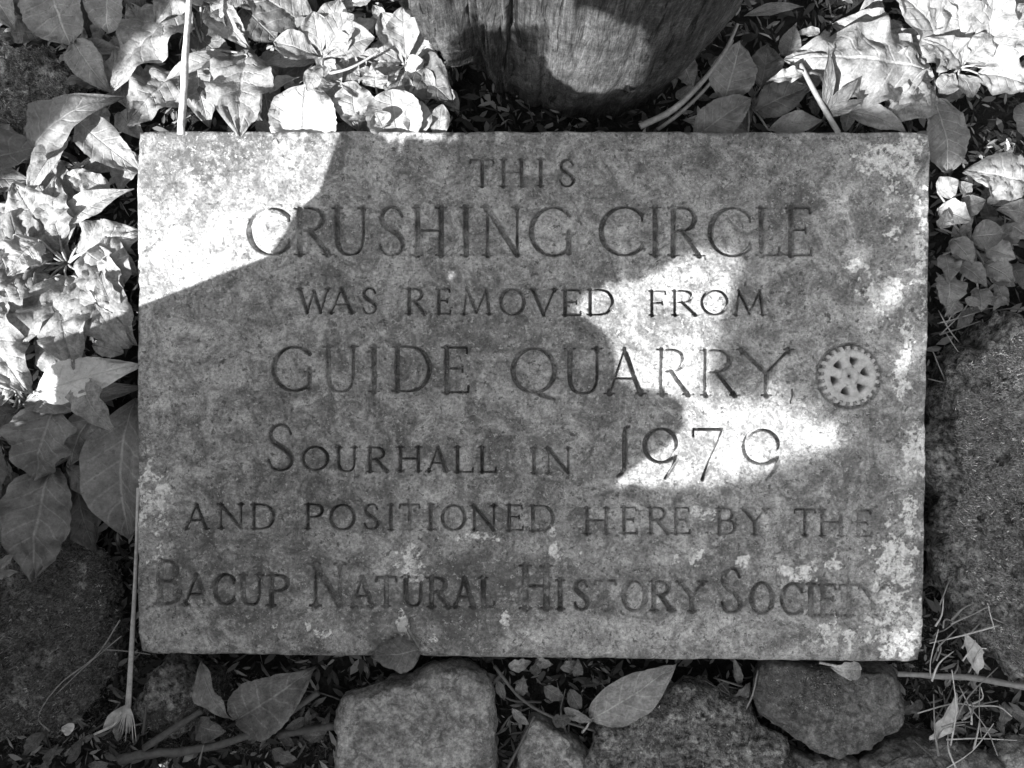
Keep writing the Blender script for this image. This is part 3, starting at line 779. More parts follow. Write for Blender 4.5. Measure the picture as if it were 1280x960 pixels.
# crinkled plant between straw and corner
plant('crinkled_leaf_plant', 'crinkled broad-leaved plant beside the pale upright straw', 'plant', (255, 62, .04), [
    lf((240, 15, .06), (140, 118, .07), 80, 'rugose', roll=.45, **RG),
    lf((226, 92, .055), (160, 158, .075), 66, 'rugose', **RG),
    lf((292, 72, .06), (205, 103, .07), 24, 'bright', kind='lance', fold=.5, arch=.2),
    lf((308, 68, .07), (300, 172, .085), 82, 'rugose', **RG),
    lf((262, 8, .05), (312, 60, .06), 42, 'mid', kind='ovate', fold=.4),
    lf((250, -30, .07), (195, 30, .075), 58, 'rugose', **RG),
    lf((246, 82, .045), (262, 160, .05), 46, 'mid', kind='ovate', wave=.2),
    lf((330, 90, .045), (340, 165, .05), 46, 'dark', kind='ovate'),
    lf((305, 10, .05), (345, 50, .055), 50, 'dark', kind='round', cup=.3),
    lf((240, 40, .04), (300, 90, .04), 40, 'dark', kind='ovate'),
    lf((285, -20, .06), (325, 12, .06), 44, 'mid', **RG),
])
plant('curled_leaf_plant', 'plant with curling pointed leaves around a dark hollow at the plaque corner', 'plant', (70, 188, .035), [
    lf((42, 196, .05), (138, 118, .09), 64, 'mid', kind='ovate', arch=.2, rug=.06, tipcurl=.25, wave=.12),
    lf((98, 152, .07), (180, 218, .07), 50, 'mid', kind='ovate', arch=.12, wave=.15, nw=4),
    lf((-28, 205, .05), (62, 184, .06), 62, 'dark', kind='ovate', fold=.5, wave=.2),
    lf((92, 58, .04), (170, 70, .05), 20, 'mid', kind='lance', fold=.6, stalk=False),
    lf((92, 52, .06), (138, 116, .06), 44, 'mid', kind='ovate', stalk=False),
    lf((88, 172, .06), (34, 248, .08), 32, 'bright', kind='lance', fold=.35),
    lf((60, 200, .05), (100, 262, .055), 40, 'mid', kind='ovate', rug=.08),
    lf((-10, 160, .05), (40, 205, .05), 40, 'mid', kind='ovate'),
    lf((-30, 225, .045), (40, 225, .045), 40, 'mid', kind='lance'),
    lf((168, 190, .05), (150, 240, .05), 40, 'mid', kind='ovate', stalk=False),
    lf((150, 140, .06), (180, 175, .065), 30, 'bright', kind='ovate', stalk=False),
])
plant('sunlit_crinkled_plant', 'sunlit crinkled rosette spreading along the left side of the plaque', 'plant', (85, 330, .04), [
    lf((78, 312, .05), (18, 228, .08), 88, 'rugose', **RG),
    lf((66, 322, .05), (-45, 290, .08), 84, 'rugose', **RG),
    lf((72, 282, .055), (168, 236, .07), 34, 'rugose', kind='lance', rug=.1, fold=.3),
    lf((98, 318, .06), (180, 290, .065), 62, 'mid', **RG),
    lf((96, 338, .06), (172, 432, .082), 92, 'rugose', **RG),
    lf((82, 345, .06), (92, 462, .085), 88, 'rugose', **RG),
    lf((64, 345, .05), (22, 440, .08), 84, 'rugose', **RG),
    lf((40, 330, .06), (-40, 410, .08), 84, 'rugose', **RG),
    lf((112, 312, .075), (158, 392, .088), 54, 'rugose', **RG),
    lf((75, 300, .065), (70, 220, .075), 44, 'rugose', **RG),
    lf((-30, 370, .06), (36, 492, .08), 92, 'rugose', **RG),
    lf((110, 290, .05), (175, 345, .06), 50, 'rugose', **RG),
    lf((50, 300, .08), (10, 345, .09), 50, 'bright', **RG),
    lf((20, 260, .06), (-30, 330, .07), 60, 'rugose', **RG),
])
plant('smooth_pale_leaf_plant', 'smooth pale pointed leaf lying under the sunlit crinkled rosette', 'plant', (35, 505, .03), [
    lf((44, 492, .085), (176, 456, .080), 54, 'pale', kind='ovate', cup=.1, fold=.12, arch=.05, wave=.04, roll=-.25),
    lf((30, 505, .06), (180, 484, .055), 38, 'mid', kind='ovate', fold=.25),
    lf((20, 490, .06), (-30, 470, .07), 60, 'rugose', **RG),
    lf((20, 515, .05), (-35, 530, .05), 46, 'dark', kind='ovate'),
])
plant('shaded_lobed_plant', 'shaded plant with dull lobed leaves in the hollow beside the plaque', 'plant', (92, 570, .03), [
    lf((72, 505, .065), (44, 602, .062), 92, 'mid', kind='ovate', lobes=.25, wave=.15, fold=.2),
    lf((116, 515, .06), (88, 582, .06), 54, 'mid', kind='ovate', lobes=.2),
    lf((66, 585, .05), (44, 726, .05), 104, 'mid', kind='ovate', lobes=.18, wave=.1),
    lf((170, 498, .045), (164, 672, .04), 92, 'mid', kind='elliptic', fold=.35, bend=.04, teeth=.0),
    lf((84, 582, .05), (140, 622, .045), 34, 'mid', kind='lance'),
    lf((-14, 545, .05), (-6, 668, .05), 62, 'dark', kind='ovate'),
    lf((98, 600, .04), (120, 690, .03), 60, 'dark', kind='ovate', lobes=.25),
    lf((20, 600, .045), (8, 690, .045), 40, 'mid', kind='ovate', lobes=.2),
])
plant('small_fern_sprig', 'tiny pale toothed sprig on the mossy stone', 'plant', (-6, 722, .045), [
    lf((-8, 715, .06), (22, 690, .07), 18, 'bright', kind='lance', lobes=.4),
    lf((-8, 715, .06), (24, 715, .065), 16, 'bright', kind='lance', lobes=.4),
    lf((-12, 720, .06), (0, 684, .07), 18, 'bright', kind='lance', lobes=.4),
], stem_r=.0015)
# rosettes above the plaque
plant('sunlit_small_rosette', 'small sunlit rosette with oval leaves nearer the straw above the plaque', 'plant', (405, 74, .05), [
    lf((400, 72, .06), (342, 52, .075), 38, 'mid', **RS), lf((408, 68, .07), (442, 18, .085), 40, 'bright', **RS),
    lf((412, 70, .07), (468, 46, .085), 46, 'bright', **RS), lf((402, 66, .06), (392, 14, .08), 36, 'bright', **RS),
    lf((398, 68, .055), (360, 24, .06), 36, 'mid', **RS), lf((404, 82, .085), (384, 114, .095), 24, 'bright', **RS),
    lf((400, 76, .05), (325, 80, .055), 22, 'mid', kind='lance'), lf((414, 76, .05), (450, 96, .055), 36, 'mid', **RS),
    lf((408, 78, .05), (424, 112, .06), 30, 'bright', **RS), lf((410, 66, .06), (424, 0, .07), 38, 'bright', **RS),
    lf((420, 60, .075), (440, 50, .09), 26, 'bright', **RS), lf((402, 70, .045), (350, 100, .04), 40, 'dark', **RS),
])
plant('sunlit_tall_rosette', 'sunlit upright rosette with narrow oval leaves beside the split trunk edge', 'plant', (508, 82, .05), [
    lf((508, 76, .07), (504, 8, .09), 42, 'bright', **RS), lf((512, 84, .06), (566, 128, .07), 58, 'dark', kind='ovate', fold=.3),
    lf((504, 80, .06), (470, 62, .07), 38, 'mid', **RS), lf((512, 78, .06), (546, 52, .07), 40, 'mid', **RS),
    lf((503, 84, .06), (462, 106, .07), 36, 'bright', **RS), lf((506, 74, .06), (476, 16, .08), 38, 'bright', **RS),
    lf((512, 74, .06), (538, 20, .07), 38, 'bright', **RS), lf((506, 88, .06), (492, 128, .07), 40, 'mid', **RS),
    lf((508, 88, .07), (528, 74, .09), 22, 'bright', **RS), lf((500, 76, .05), (448, 70, .06), 30, 'mid', kind='lance'),
    lf((514, 80, .05), (560, 90, .055), 44, 'dark', kind='ovate'),
])
plant('large_pale_leaf_plant', 'plant with a large flat pale leaf rising against the top edge of the plaque', 'plant', (392, 175, .02), [
    lf((378, 200, .070), (382, 106, .080), 84, 'pale', kind='round', cup=.08, fold=.05, arch=.04, wave=.03),
    lf((352, 190, .045), (330, 120, .05), 40, 'mid', kind='ovate'),
    lf((420, 190, .04), (440, 150, .05), 40, 'dark', kind='ovate'),
], )
plant('sunlit_crowded_seedling', 'crowded bright crumpled leaves along the plaque top edge before the trunk', 'plant', (480, 150, .02), [
    lf((448, 165, .06), (440, 104, .075), 52, 'bright', rug=.12, wave=.3, kind='obovate'),
    lf((500, 178, .065), (488, 112, .082), 70, 'bright', kind='round', cup=.3),
    lf((520, 180, .065), (526, 126, .08), 36, 'bright', **RS), lf((548, 180, .065), (553, 130, .08), 26, 'bright', **RS),
    lf((462, 175, .05), (458, 130, .06), 34, 'mid', **RS), lf((470, 110, .07), (468, 86, .08), 34, 'bright', rug=.12, wave=.3),
    lf((480, 160, .085), (470, 140, .095), 30, 'bright', **RS), lf((538, 178, .06), (540, 136, .07), 24, 'bright', **RS),
    lf((430, 140, .05), (412, 100, .06), 30, 'mid', **RS),
])
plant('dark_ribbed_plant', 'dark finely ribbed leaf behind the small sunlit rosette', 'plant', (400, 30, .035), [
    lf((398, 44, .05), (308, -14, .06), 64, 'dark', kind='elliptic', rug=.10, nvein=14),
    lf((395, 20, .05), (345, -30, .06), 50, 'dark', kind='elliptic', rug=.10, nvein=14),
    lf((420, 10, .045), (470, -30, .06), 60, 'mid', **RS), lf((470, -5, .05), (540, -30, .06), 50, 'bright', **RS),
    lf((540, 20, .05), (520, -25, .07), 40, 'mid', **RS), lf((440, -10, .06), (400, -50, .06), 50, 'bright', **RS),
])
# right of the trunk
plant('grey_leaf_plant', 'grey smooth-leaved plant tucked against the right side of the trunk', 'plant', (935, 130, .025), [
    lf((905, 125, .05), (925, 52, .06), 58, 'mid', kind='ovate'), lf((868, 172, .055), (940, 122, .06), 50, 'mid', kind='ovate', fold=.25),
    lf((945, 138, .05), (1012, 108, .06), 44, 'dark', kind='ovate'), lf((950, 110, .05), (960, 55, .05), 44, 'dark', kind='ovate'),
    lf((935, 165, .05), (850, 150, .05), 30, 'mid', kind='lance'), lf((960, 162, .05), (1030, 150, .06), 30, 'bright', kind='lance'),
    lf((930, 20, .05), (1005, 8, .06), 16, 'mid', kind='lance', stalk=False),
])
plant('big_folded_leaf_plant', 'plant with one big sunlit folded leaf beyond the plaque corner', 'plant', (1165, 95, .04), [
    lf((1158, 86, .085), (980, 74, .085), 108, 'rugose', kind='ovate', cup=.1, fold=-.45, arch=.12, wave=.34, nw=4, teeth=.03, rug=.10, crum=.34),
    lf((1164, 100, .06), (1060, 112, .075), 66, 'rugose', **RG), lf((1168, 112, .06), (1100, 152, .075), 56, 'rugose', **RG),
    lf((1050, 138, .06), (1136, 168, .075), 28, 'bright', kind='lance', arch=.2, stalk=False),
    lf((1168, 125, .06), (1184, 216, .06), 54, 'mid', kind='round', cup=.15),
    lf((1150, 118, .05), (1080, 95, .05), 50, 'mid', kind='ovate'),
    lf((1120, 60, .05), (1040, 30, .05), 60, 'bright', kind='ovate'),
])
plant('dark_sprig', 'small dark sprig of narrow leaves in front of the big folded leaf', 'plant', (1030, 148, .06), [
    lf((1030, 142, .09), (1036, 58, .11), 15, 'dark', kind='lance'), lf((1032, 142, .09), (1074, 98, .11), 18, 'dark', kind='lance'),
    lf((1030, 138, .09), (1012, 112, .085), 12, 'mid', kind='lance', bend=.15),
    lf((1034, 146, .09), (1080, 124, .10), 15, 'dark', kind='lance'),
], stem_r=.0015)
CR = dict(kind='ovate', rug=.08, wave=.22, cup=.12, fold=.22, arch=.16, crum=.25)
plant('sunlit_corner_plant', 'sunlit plant of broad overlapping curled leaves beside the dark hollow', 'plant', (1196, 86, .05), [
    lf((1180, 66, .06), (1100, -22, .08), 58, 'bright', **CR), lf((1176, 40, .07), (1156, -40, .09), 52, 'bright', bend=.06, **CR),
    lf((1204, 60, .07), (1188, -30, .085), 56, 'rugose', bend=-.08, **CR), lf((1214, 66, .075), (1236, -26, .09), 54, 'bright', bend=.1, **CR),
    lf((1212, 74, .07), (1290, 4, .085), 50, 'rugose', **CR), lf((1216, 82, .065), (1302, 52, .075), 46, 'bright', bend=-.1, **CR),
    lf((1222, 92, .06), (1292, 112, .07), 52, 'bright', **CR), lf((1186, 86, .06), (1130, 52, .07), 46, 'rugose', bend=.1, **CR),
    lf((1200, 84, .08), (1160, 46, .095), 38, 'bright', tipcurl=.3, **CR), lf((1206, 78, .08), (1242, 40, .095), 40, 'rugose', tipcurl=.3, **CR),
    lf((1198, 92, .06), (1216, 122, .06), 30, 'mid', **RS), lf((1192, 92, .06), (1174, 116, .06), 30, 'mid', **RS),
    lf((1250, -25, .06), (1268, 40, .075), 50, 'mid', **CR), lf((1160, 76, .05), (1104, 40, .06), 40, 'mid', **CR),
])
plant('ribbed_leaf_plant', 'plant with one strongly ribbed pale leaf beneath the dark hollow', 'plant', (1300, 235, .03), [
    lf((1292, 232, .07), (1206, 214, .075), 60, 'rugose', kind='elliptic', rug=.16, nvein=13, fold=.12, wave=.1),
    lf((1300, 190, .07), (1275, 130, .07), 50, 'mid', kind='round', stalk=False),
    lf((1295, 270, .05), (1245, 262, .055), 34, 'mid', kind='ovate'),
])
hs = []
hr = random.Random(77)
for (x, y, a, l, w, m, z) in [(1172, 240, 30, 30, 30, 'bright', .07), (1172, 262, -20, 44, 34, 'bright', .065), (1200, 262, 20, 34, 28, 'mid', .06), (1215, 296, 5, 42, 38, 'mid', .065), (1232, 310, -20, 40, 30, 'bright', .06),
                              (1190, 300, -50, 40, 28, 'mid', .065), (1180, 318, -80, 36, 30, 'mid', .06), (1186, 344, -95, 40, 42, 'mid', .062), (1200, 330, -40, 44, 26, 'mid', .055), (1230, 330, -30, 44, 30, 'mid', .055),
                              (1250, 300, 40, 34, 30, 'mid', .055), (1222, 360, -80, 30, 28, 'mid', .045), (1240, 352, 30, 34, 24, 'dark', .05), (1176, 285, 70, 24, 20, 'dark', .07), (1210, 245, 130, 24, 20, 'mid', .06),
                              (1258, 280, -30, 34, 34, 'mid', .06), (1195, 372, -120, 28, 24, 'mid', .05), (1262, 330, -60, 36, 28, 'dark', .045)]:
    aa = math.radians(a)
    hs.append(lf((x, y, z - .006), (x + l * math.cos(aa), y - l * math.sin(aa), z + .004), w, m, kind='ovate', wave=.15, cup=.2, nu=18, nv=11))
plant('small_leaved_clump', 'clump of small oval leaves between the plaque edge and the mossy boulder', 'plant', (1212, 305, .03), hs)

def scatter(owner, boxes, n, seed, size, mats, zr, kw):
    r = random.Random(seed); par = bpy.data.objects[owner]
    for k in range(n):
        x0, y0, x1, y1 = r.choice(boxes)
        x, y = r.uniform(x0, x1), r.uniform(y0, y1); a = r.uniform(0, 6.283); l = r.uniform(*size); z = r.uniform(*zr)
        tx, ty = x + l * math.cos(a), y - l * math.sin(a)
        if 165 < x < 1170 and y > 172: continue
        if 160 < tx < 1172 and ty > 170: tx, ty = 2 * x - tx, 2 * y - ty
        if 160 < tx < 1172 and ty > 170: continue
        leaf(par, (x, y, z), (tx, ty, z + r.uniform(-.008, .018)), l * r.uniform(.4, .75), r.choice(mats), nu=20, nv=13, roll=r.uniform(-.4, .4), arch=r.uniform(0, .2), tipcurl=r.uniform(0, .2), **kw)
scatter('sunlit_crinkled_plant', [(-10, 230, 165, 480)], 18, 51, (40, 80), ['rugose', 'rugose', 'bright', 'mid'], (.035, .085), RG)
scatter('crinkled_leaf_plant', [(130, 0, 340, 150)], 26, 52, (30, 64), ['rugose', 'mid', 'mid', 'dark', 'bright'], (.02, .055), RG)
scatter('curled_leaf_plant', [(0, 150, 150, 240), (90, 40, 180, 150)], 14, 53, (24, 50), ['mid', 'dark', 'rugose'], (.015, .045), RG)
scatter('sunlit_crowded_seedling', [(340, 0, 560, 150)], 46, 54, (18, 42), ['bright', 'bright', 'mid', 'mid'], (.03, .07), dict(kind='obovate', wave=.15, cup=.25))
scatter('big_folded_leaf_plant', [(960, 20, 1170, 150)], 34, 55, (20, 50), ['mid', 'bright', 'rugose', 'dark'], (.02, .05), dict(kind='ovate', wave=.25, cup=.2, rug=.08))
scatter('sunlit_corner_plant', [(1100, -20, 1290, 70)], 26, 56, (24, 56), ['bright', 'rugose', 'mid'], (.03, .065), dict(kind='ovate', wave=.2, cup=.2, rug=.06))
scatter('small_leaved_clump', [(1172, 225, 1280, 390)], 26, 57, (16, 34), ['mid', 'mid', 'dark'], (.02, .055), dict(kind='ovate', wave=.2, cup=.2))
scatter('grey_leaf_plant', [(840, 60, 980, 150)], 14, 58, (20, 46), ['mid', 'dark'], (.015, .04), dict(kind='ovate', wave=.2, cup=.2))
scatter('shaded_lobed_plant', [(0, 510, 150, 690)], 12, 59, (24, 60), ['dark', 'mid'], (.01, .035), dict(kind='ovate', wave=.2, lobes=.15))

# fallen leaves, each a thing
FG = 'fallen leaves round the plaque'
leaf(None, (738, 900, .045), (846, 828, .062), 62, 'dry', kind='ovate', fold=.12, cup=.1, arch=.08, wave=.04, teeth=0, label='smooth oval fallen leaf resting against the lichen-speckled stone', cat='leaf', name='fallen_leaf', group=FG, stalk=(728, 915, .035))
leaf(None, (296, 900, .03), (394, 834, .05), 74, 'drydark', kind='ovate', fold=.35, arch=.1, wave=.08, label='dark folded fallen leaf with a pale rim below the plaque', cat='leaf', name='fallen_leaf', group=FG)
leaf(None, (252, 824, .05), (292, 900, .045), 30, 'dry', kind='lance', fold=.7, arch=.15, wave=.5, nw=2, bend=.06, label='pale shrivelled fallen leaf curled beside the dark folded leaf', cat='leaf', name='fallen_leaf', group=FG)
leaf(None, (526, 812, .088), (464, 820, .086), 44, 'drydark', kind='ovate', fold=.2, arch=.1, label='small dull leaf lying over the lower edge of the plaque', cat='leaf', name='fallen_leaf', group=FG, stalk=(508, 782, .093))
leaf(None, (1076, 836, .064), (1038, 834, .066), 24, 'dry', kind='ovate', fold=.4, wave=.2, label='tiny pale curled leaf on the dark smooth stone', cat='leaf', name='fallen_leaf', group=FG, stalk=(1024, 828, .066))
leaf(None, (245, 905, .025), (282, 915, .03), 34, 'drydark', kind='ovate', label='small round dead leaf under the twig below the plaque', cat='leaf', name='fallen_leaf', group=FG)
leaf(None, (1005, 92, .10), (958, 102, .10), 18, 'dry', kind='lance', wave=.6, fold=.5, label='pale shrivelled scrap beside the big folded leaf', cat='leaf', name='fallen_leaf', group=FG)
leaf(None, (1162, 925, .045), (1196, 866, .055), 22, 'straw', kind='lance', fold=.4, wave=.2, label='pale torn leaf strip in the straw tangle', cat='leaf', name='fallen_leaf', group=FG)
leaf(None, (1205, 790, .065), (1222, 845, .06), 20, 'straw', kind='lance', fold=.5, wave=.3, label='pale papery sheath standing in the straw tangle', cat='leaf', name='fallen_leaf', group=FG)
leaf(None, (160, 880, .03), (128, 915, .03), 16, 'straw', kind='lance', fold=.4, label='pale scrap of leaf beside the frayed straw', cat='leaf', name='fallen_leaf', group=FG)
leaf(None, (92, 905, .05), (80, 916, .05), 14, 'straw', kind='round', cup=.5, label='tiny pale round petal on the moss', cat='petal', name='petal', group=FG)
leaf(None, (501, 790, .089), (508, 772, .090), 13, 'straw', kind='ovate', cup=.4, label='tiny white petal lying on the face of the plaque', cat='petal', name='petal', group=FG)
dr = random.Random(9)
for i, (x, y, l, a, w, m) in enumerate([(635, 832, 30, 10, 14, 'dry'), (665, 842, 26, 60, 12, 'drydark'), (680, 858, 30, -30, 16, 'drydark'), (700, 835, 24, 20, 12, 'drydark'), (650, 868, 24, 80, 14, 'drydark'), (712, 862, 28, -60, 16, 'drydark'),
                                        (705, 885, 40, -25, 12, 'dry'), (640, 885, 30, -45, 10, 'dry'), (622, 850, 26, -70, 10, 'drydark'), (690, 900, 30, 10, 14, 'drydark'), (722, 845, 22, 90, 12, 'drydark'), (670, 825, 22, -15, 12, 'dry')]):
    aa = math.radians(a); z = dr.uniform(.03, .055)
    leaf(None, (x, y, z), (x + l * math.cos(aa), y - l * math.sin(aa), z + dr.uniform(-.01, .012)), w * 1.2, m, kind='ovate', fold=.4, wave=.3, nu=14, nv=9,
         label='small crumpled dead leaf in the gap between the squarish stone and the oval leaf', cat='leaf', name='dead_leaf', group='dead leaves in the gap between stones')
for i in range(48):
    x, y, where = dr.choice([(dr.uniform(300, 420), dr.uniform(880, 955), 'beside the thick bare twig'), (dr.uniform(20, 160), dr.uniform(880, 955), 'near the frayed straw end'), (dr.uniform(900, 960), dr.uniform(850, 880), 'between lichen-speckled and dark smooth stones'), (dr.uniform(1150, 1275), dr.uniform(860, 950), 'under the straw tangle')])
    aa = dr.uniform(0, 6.28); l = dr.uniform(18, 40); z = dr.uniform(.012, .03)
    leaf(None, (x, y, z), (x + l * math.cos(aa), y - l * math.sin(aa), z + dr.uniform(-.004, .012)), l * dr.uniform(.3, .6), 'drydark', kind='ovate', fold=.4, wave=.3, nu=14, nv=9,
         label='small dark crumpled dead leaf on the soil ' + where, cat='leaf', name='dead_leaf', group='dead leaves ' + where)

# ------------------------------------------------------------------ straws and twigs, each a thing
def straw(label, pts, r0, r1, mat='straw', name='dry_straw', cat='straw', group=None, n=16, jit=.08, seg=7):
    q = curve_pts([P(*p) for p in pts], n)
    rr = list(np.linspace(r0, r1, n))
    v, f = tube(q, rr, seg, jit, int(pts[0][0]))
    return tag(obj(name, mesh_np(name, v, f), M[mat]), label, cat, group)

SG = 'dry straws round the plaque'
straw('pale thick straw leaning against the top edge of the plaque', [(237, -30, .10), (235.5, 20, .103), (232, 60, .106), (230, 110, .104), (226, 168, .10)], .0030, .0042, group=SG, n=22, jit=.14)
fs = thing('frayed_straw', 'long pale straw with a frayed end hanging beside the plaque', 'straw', SG)
v, f = tube(curve_pts([P(172, 610, .088), P(170, 700, .075), P(165, 800, .065), P(160, 884, .05)], 18), list(np.linspace(.0014, .0034, 18)), 7, .06)
obj('stalk', mesh_np('stalk', v, f), M['straw'], fs)
fr = random.Random(4)
for k in range(9):
    dx = -11 + k * 2.7 + fr.uniform(-1, 1)
    v, f = tube(curve_pts([P(160, 880, .05), P(160 + dx * .6, 898, .046), P(159 + dx, 918 + fr.uniform(-6, 12), .035)], 6), [.0011, .0010, .0009, .0008, .0006, .0004], 5)
    obj('fray', mesh_np('fray', v, f), M['straw'], fs)
straw('thin curved dry grass stem looping over the mossy stone', [(150, 775, .055), (120, 820, .055), (75, 855, .05), (48, 895, .045), (62, 914, .04)], .0009, .0008, 'straw2', group=SG)
straw('thin straight dry grass stem crossing the looped one', [(152, 795, .05), (110, 830, .055), (70, 868, .05)], .0008, .0006, 'straw2', group=SG)
straw('short thin straw poking out under the plaque corner', [(130, 812, .04), (158, 814, .05), (188, 818, .05)], .0008, .0006, 'straw2', group=SG)
straw('bent pale straw resting at the foot of the frayed one', [(118, 918, .035), (142, 906, .04), (152, 890, .045)], .0016, .0014, group=SG)
straw('thick bare twig lying on the soil below the plaque', [(150, 950, .025), (185, 942, .028), (240, 938, .03), (320, 915, .035), (398, 866, .045)], .0062, .0040, 'twig', 'twig', 'twig', jit=.2)
straw('short broken twig beside the squarish stone', [(348, 918, .03), (385, 912, .032), (420, 908, .035)], .0050, .0046, 'twig', 'twig', 'twig', jit=.2, n=8)
straw('rough twig half sunk in moss by the low mossy stone', [(180, 935, .03), (215, 912, .035), (252, 888, .04)], .0048, .0036, 'twig', 'twig', 'twig', jit=.2, n=8)
straw('pale bare twig lying beside the bottom corner of the plaque', [(1122, 842, .062), (1170, 845, .064), (1220, 848, .064), (1300, 862, .06)], .0028, .0042, 'straw2', 'twig', 'twig', jit=.15)
straw('thin twig crossing the gap beside the squarish stone', [(618, 832, .05), (650, 872, .05), (690, 896, .045), (748, 915, .04)], .0020, .0014, 'twig', 'twig', 'twig', jit=.15)
straw('dark twig end lying against the small wedged stone', [(628, 972, .03), (648, 935, .035), (668, 895, .045)], .0018, .0016, 'twig', 'twig', 'twig', jit=.15, n=8)
straw('pale stem curving round the foot of the trunk', [(800, 158, .075), (840, 138, .075), (876, 104, .075), (905, 66, .075), (922, 30, .075)], .0042, .0018, 'straw2', 'grass_stalk', 'stem', jit=.1)
straw('second thinner stem curving round the foot of the trunk', [(822, 162, .06), (856, 136, .06), (892, 98, .06), (916, 50, .06)], .0026, .0016, 'straw2', 'grass_stalk', 'stem', jit=.1)
straw('pale stem crossing under the big folded leaf', [(1000, 80, .10), (1020, 118, .10), (1048, 166, .09)], .0026, .0032, 'straw2', 'grass_stalk', 'stem')
straw('long rosette runner stretching towards the split trunk edge', [(412, 92, .09), (440, 84, .095), (475, 64, .095)], .0018, .0012, 'bright', 'plant_runner', 'stem')
straw('thin petal stalk curled over the lower edge of the plaque', [(505, 786, .0895), (512, 797, .0895), (508, 808, .0895)], .0008, .0008, 'straw', 'grass_stalk', 'stem', n=8)
tw = random.Random(61)
for k in range(36):
    x0, x1, y0, y1, where = tw.choice([(250, 410, 850, 950, 'around the dark folded leaf'), (20, 200, 860, 950, 'near the frayed straw end'), (620, 735, 840, 940, 'beside the squarish stone'), (900, 955, 845, 880, 'between lichen-speckled and dark smooth stones'), (1130, 1270, 860, 950, 'under the straw tangle'), (1175, 1270, 375, 420, 'above the mossy boulder')])
    x, y = tw.uniform(x0, x1), tw.uniform(y0, y1); a = tw.uniform(0, 3.14); l = tw.uniform(24, 70); z = tw.uniform(.012, .035)
    c, s_ = math.cos(a) * l / 2, math.sin(a) * l / 2
    straw('thin broken twig in the litter ' + where, [(x - c, y + s_, z), (x + tw.uniform(-7, 7), y + tw.uniform(-7, 7), z + .006), (x + c, y - s_, z + tw.uniform(-.006, .012))], tw.uniform(.0010, .0022), .0008, tw.choice(['twig', 'twig', 'straw2']), 'twig', 'twig', 'broken twigs ' + where, 8, .2, 5)
sr = random.Random(15)
for k in range(40):
    x, y = sr.gauss(1205, 28), sr.uniform(715, 950)
    x = max(x, 1168 if y < 850 else 1140)
    a = sr.gauss(1.2, .75); l = sr.uniform(35, 95) if k % 3 else sr.uniform(20, 45); z = sr.uniform(.035, .085)
    c, s = math.cos(a) * l / 2, math.sin(a) * l / 2
    if x - abs(c) < 1160 and y < 840: c *= .3
    dz = sr.uniform(-.015, .015)
    straw('thin pale dry grass straw in the tangle between plaque and mossy boulder', [(x - c, y + s, z - dz), (x + sr.uniform(-9, 9), y + sr.uniform(-9, 9), z + .004), (x + c, y - s, z + dz)], sr.uniform(.0007, .0016), .0006, 'straw' if sr.random() < .5 else 'straw2', group='straws in the tangle', n=7, seg=5)
for k in range(10):
    x, y = sr.uniform(1175, 1240), sr.uniform(385, 480); a = sr.uniform(0, 3.1); l = sr.uniform(30, 70)
    c, s = math.cos(a) * l / 2, math.sin(a) * l / 2
    straw('thin dull dry stem in the shadow above the mossy boulder', [(max(x - c, 1172), y + s, .04), (x, y + 3, .05), (x + c, y - s, .045)], .0009, .0007, 'straw2', group='stems above the boulder', n=7, seg=5)

# ------------------------------------------------------------------ added leaf mass outside the frame, shaped to cast the dappled shade
def mask_pt(px, py, z=ZP):
    w = P(px, py, z); t = (ZP - z) / SUN.z
    return (w + SUN * t)
def mask_px(px, py, z):
    """where a point's sun ray crosses the plaque face, as plaque-face pixels"""
    w = mask_pt(px, py, z); return (w.x / SC + 640, 480 - w.y / SC)
def trunk_hit(px, py):
    o = Vector((0, 0, CAMZ)); d = (P(px, py, 0) - o).normalized()
    lo = None
    for t in np.linspace(.2, 1.3, 1200):
        p = o + d * t
        if (Vector((p.x, p.y)) - TC).length < trunk_r(max(p.z, 0)): return p
    return P(px, py, 0)

ORX, ORY, NXM, NYM, CELL = -300., -700., 520, 520, 4.0      # shade map over the plaque plane, in photo pixels
lit = np.zeros((NYM, NXM), bool)
need = np.zeros((NYM, NXM), bool)
MX, MY = np.meshgrid(ORX + CELL * (np.arange(NXM) + .5), ORY + CELL * (np.arange(NYM) + .5))
need[(MX > -110) & (MX < 1330) & (MY > -60) & (MY < 1060)] = True
need[(MX > 480) & (MX < 1330) & (MY > -480) & (MY < 0)] = True
def fill(poly, arr, val=True):
    x = [p[0] for p in poly]; y = [p[1] for p in poly]
    c = np.zeros(arr.shape, bool); j = len(poly) - 1
    for i in range(len(poly)):
        cond = ((y[i] > MY) != (y[j] > MY)) & (MX < (x[j] - x[i]) * (MY - y[i]) / (y[j] - y[i] + 1e-12) + x[i])
        c ^= cond; j = i
    arr[c] = val
def ell(cx, cy, rx, ry, n=24, rot=0):
    return [(cx + rx * math.cos(a) * math.cos(rot) - ry * math.sin(a) * math.sin(rot), cy + rx * math.cos(a) * math.sin(rot) + ry * math.sin(a) * math.cos(rot)) for a in np.linspace(0, 2 * math.pi, n, endpoint=False)]
A_PATCH = [(100, 412), (172, 383), (335, 320), (352, 296), (372, 262), (398, 240), (421, 176), (424, 165), (400, 160), (300, 163), (230, 163), (160, 163), (110, 200), (90, 300)]
B_PATCH = [(872, 316), (925, 322), (905, 380), (885, 430), (880, 490), (940, 505), (1010, 518), (1068, 548), (985, 566), (930, 592), (860, 604), (772, 600), (800, 580), (840, 552), (857, 530), (855, 505), (832, 488), (792, 484), (770, 470), (770, 445), (757, 415), (735, 396), (700, 388), (740, 366), (800, 354)]
fill(A_PATCH, lit); fill(B_PATCH, lit)
